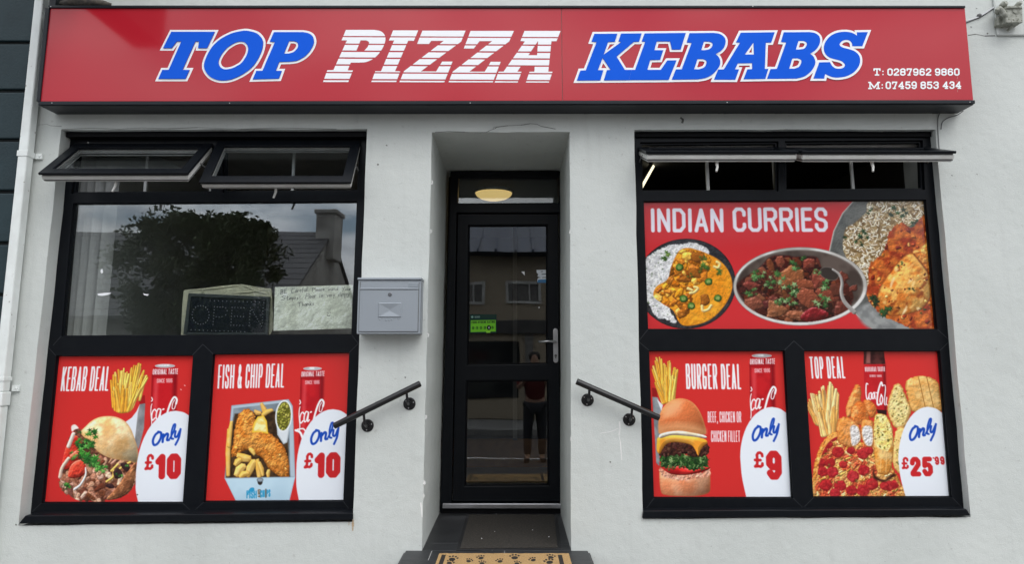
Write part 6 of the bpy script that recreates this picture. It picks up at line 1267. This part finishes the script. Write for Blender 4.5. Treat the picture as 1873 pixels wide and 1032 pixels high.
# ------------------------------------------------------------------ the photographer, standing in the road, faintly mirrored in the door
def person(x, y, z0):
    root = empty('person', (x, y, z0), 'person in a red shirt and dark trousers standing in the road holding a phone', 'person')
    V = {'pelvis': (0, 0, .95, .15, .11), 'waist': (0, .0, 1.10, .15, .10), 'chest': (0, -.01, 1.32, .18, .115), 'neckb': (0, -.01, 1.47, .075, .07), 'neck': (0, 0, 1.53, .058, .06), 'chin': (0, .03, 1.60, .07, .08), 'head': (0, .015, 1.69, .082, .10), 'top': (0, 0, 1.765, .06, .07)}
    for s, t in ((-1, 'l'), (1, 'r')):
        V.update({t+'hip': (s*.10, 0, .88, .10, .10), t+'knee': (s*.12, .02, .49, .062, .066), t+'ank': (s*.13, -.02, .09, .045, .05), t+'toe': (s*.15, .13, .035, .042, .03),
                  t+'sho': (s*.19, -.01, 1.42, .07, .07), t+'elb': (s*.27, .08, 1.18, .047, .047), t+'wri': (s*.09, .30, 1.42, .032, .03), t+'palm': (s*.07, .34, 1.48, .035, .02)})
        for k in range(4): V[t+'f%d' % k] = (s*(.055-.02*k*.2), .36, 1.50+.02*k, .009, .009); V[t+'g%d' % k] = (s*.02, .365, 1.505+.02*k, .008, .008)
        V[t+'t0'] = (s*.05, .33, 1.53, .010, .010); V[t+'t1'] = (s*.03, .33, 1.57, .009, .009)
    E_ = [('pelvis', 'waist'), ('waist', 'chest'), ('chest', 'neckb'), ('neckb', 'neck'), ('neck', 'chin'), ('chin', 'head'), ('head', 'top')]
    for t in 'lr':
        E_ += [('pelvis', t+'hip'), (t+'hip', t+'knee'), (t+'knee', t+'ank'), (t+'ank', t+'toe'), ('chest', t+'sho'), (t+'sho', t+'elb'), (t+'elb', t+'wri'), (t+'wri', t+'palm')]
        for k in range(4): E_ += [(t+'palm', t+'f%d' % k), (t+'f%d' % k, t+'g%d' % k)]
        E_ += [(t+'palm', t+'t0'), (t+'t0', t+'t1')]
    names = list(V)
    def skin(nm, keys, edges, grow, m, root_key):
        ix = {k: i for i, k in enumerate(keys)}; me = bpy.data.meshes.new(nm); me.from_pydata([V[k][:3] for k in keys], [(ix[a], ix[b]) for a, b in edges], [])
        o = bpy.data.objects.new(nm, me); COL.objects.link(o); md = o.modifiers.new('skin', 'SKIN'); md.use_smooth_shade = True
        for k, i in ix.items():
            sv = me.skin_vertices[0].data[i]; sv.radius = (V[k][3]+grow, V[k][4]+grow); sv.use_root = k == root_key
        o.modifiers.new('sub', 'SUBSURF').levels = 1; o.modifiers['sub'].render_levels = 2; me.materials.append(m); o.parent = root; return o
    skin('body', names, E_, 0, mat('skin', (.45, .27, .19), .5), 'pelvis')
    kt = ['pelvis', 'waist', 'chest', 'lsho', 'rsho', 'lelb', 'relb', 'neckb']; skin('shirt', kt, [('pelvis', 'waist'), ('waist', 'chest'), ('chest', 'lsho'), ('chest', 'rsho'), ('lsho', 'lelb'), ('rsho', 'relb'), ('chest', 'neckb')], .016, mat('red_cotton', (.13, .014, .014), .9), 'pelvis')
    kb = ['pelvis', 'lhip', 'rhip', 'lknee', 'rknee', 'lank', 'rank']; skin('trousers', kb, [('pelvis', 'lhip'), ('pelvis', 'rhip'), ('lhip', 'lknee'), ('rhip', 'rknee'), ('lknee', 'lank'), ('rknee', 'rank')], .018, mat('dark_denim', (.03, .032, .04), .9), 'pelvis')
    mb = MB()
    for s in (-1, 1): mb.prism([(s*.14-.045, -.07, .0), (s*.14+.045, -.07, .0), (s*.15+.05, .19, .0), (s*.15-.045, .19, .0)], (0, 0, .075))
    o = mb.build('shoes', mat('black_shoe', (.02, .02, .02), .5), bevel=.02); o.parent = root
    mb = MB(); mb.disc((0, -.02, 1.725), (0, -.15, 1), [(.098, -.06), (.104, -.02), (.095, .03), (.06, .062), (.01, .07)], 18); o = mb.build('hair', mat('dark_hair', (.02, .016, .012), .8), smooth=True); o.parent = root
    mb = MB(); mb.box(-.085, .085, .372, .381, 1.48, 1.565); ph = mb.build('phone', M['signtrim'], bevel=.004); ph.location = (x, y, z0); tag(ph, 'dark phone held up sideways in both hands of the photographer', 'phone')
p_ = WR(978, 760, YW2, CY-.45); person(p_.x, CY-.48, -.12)
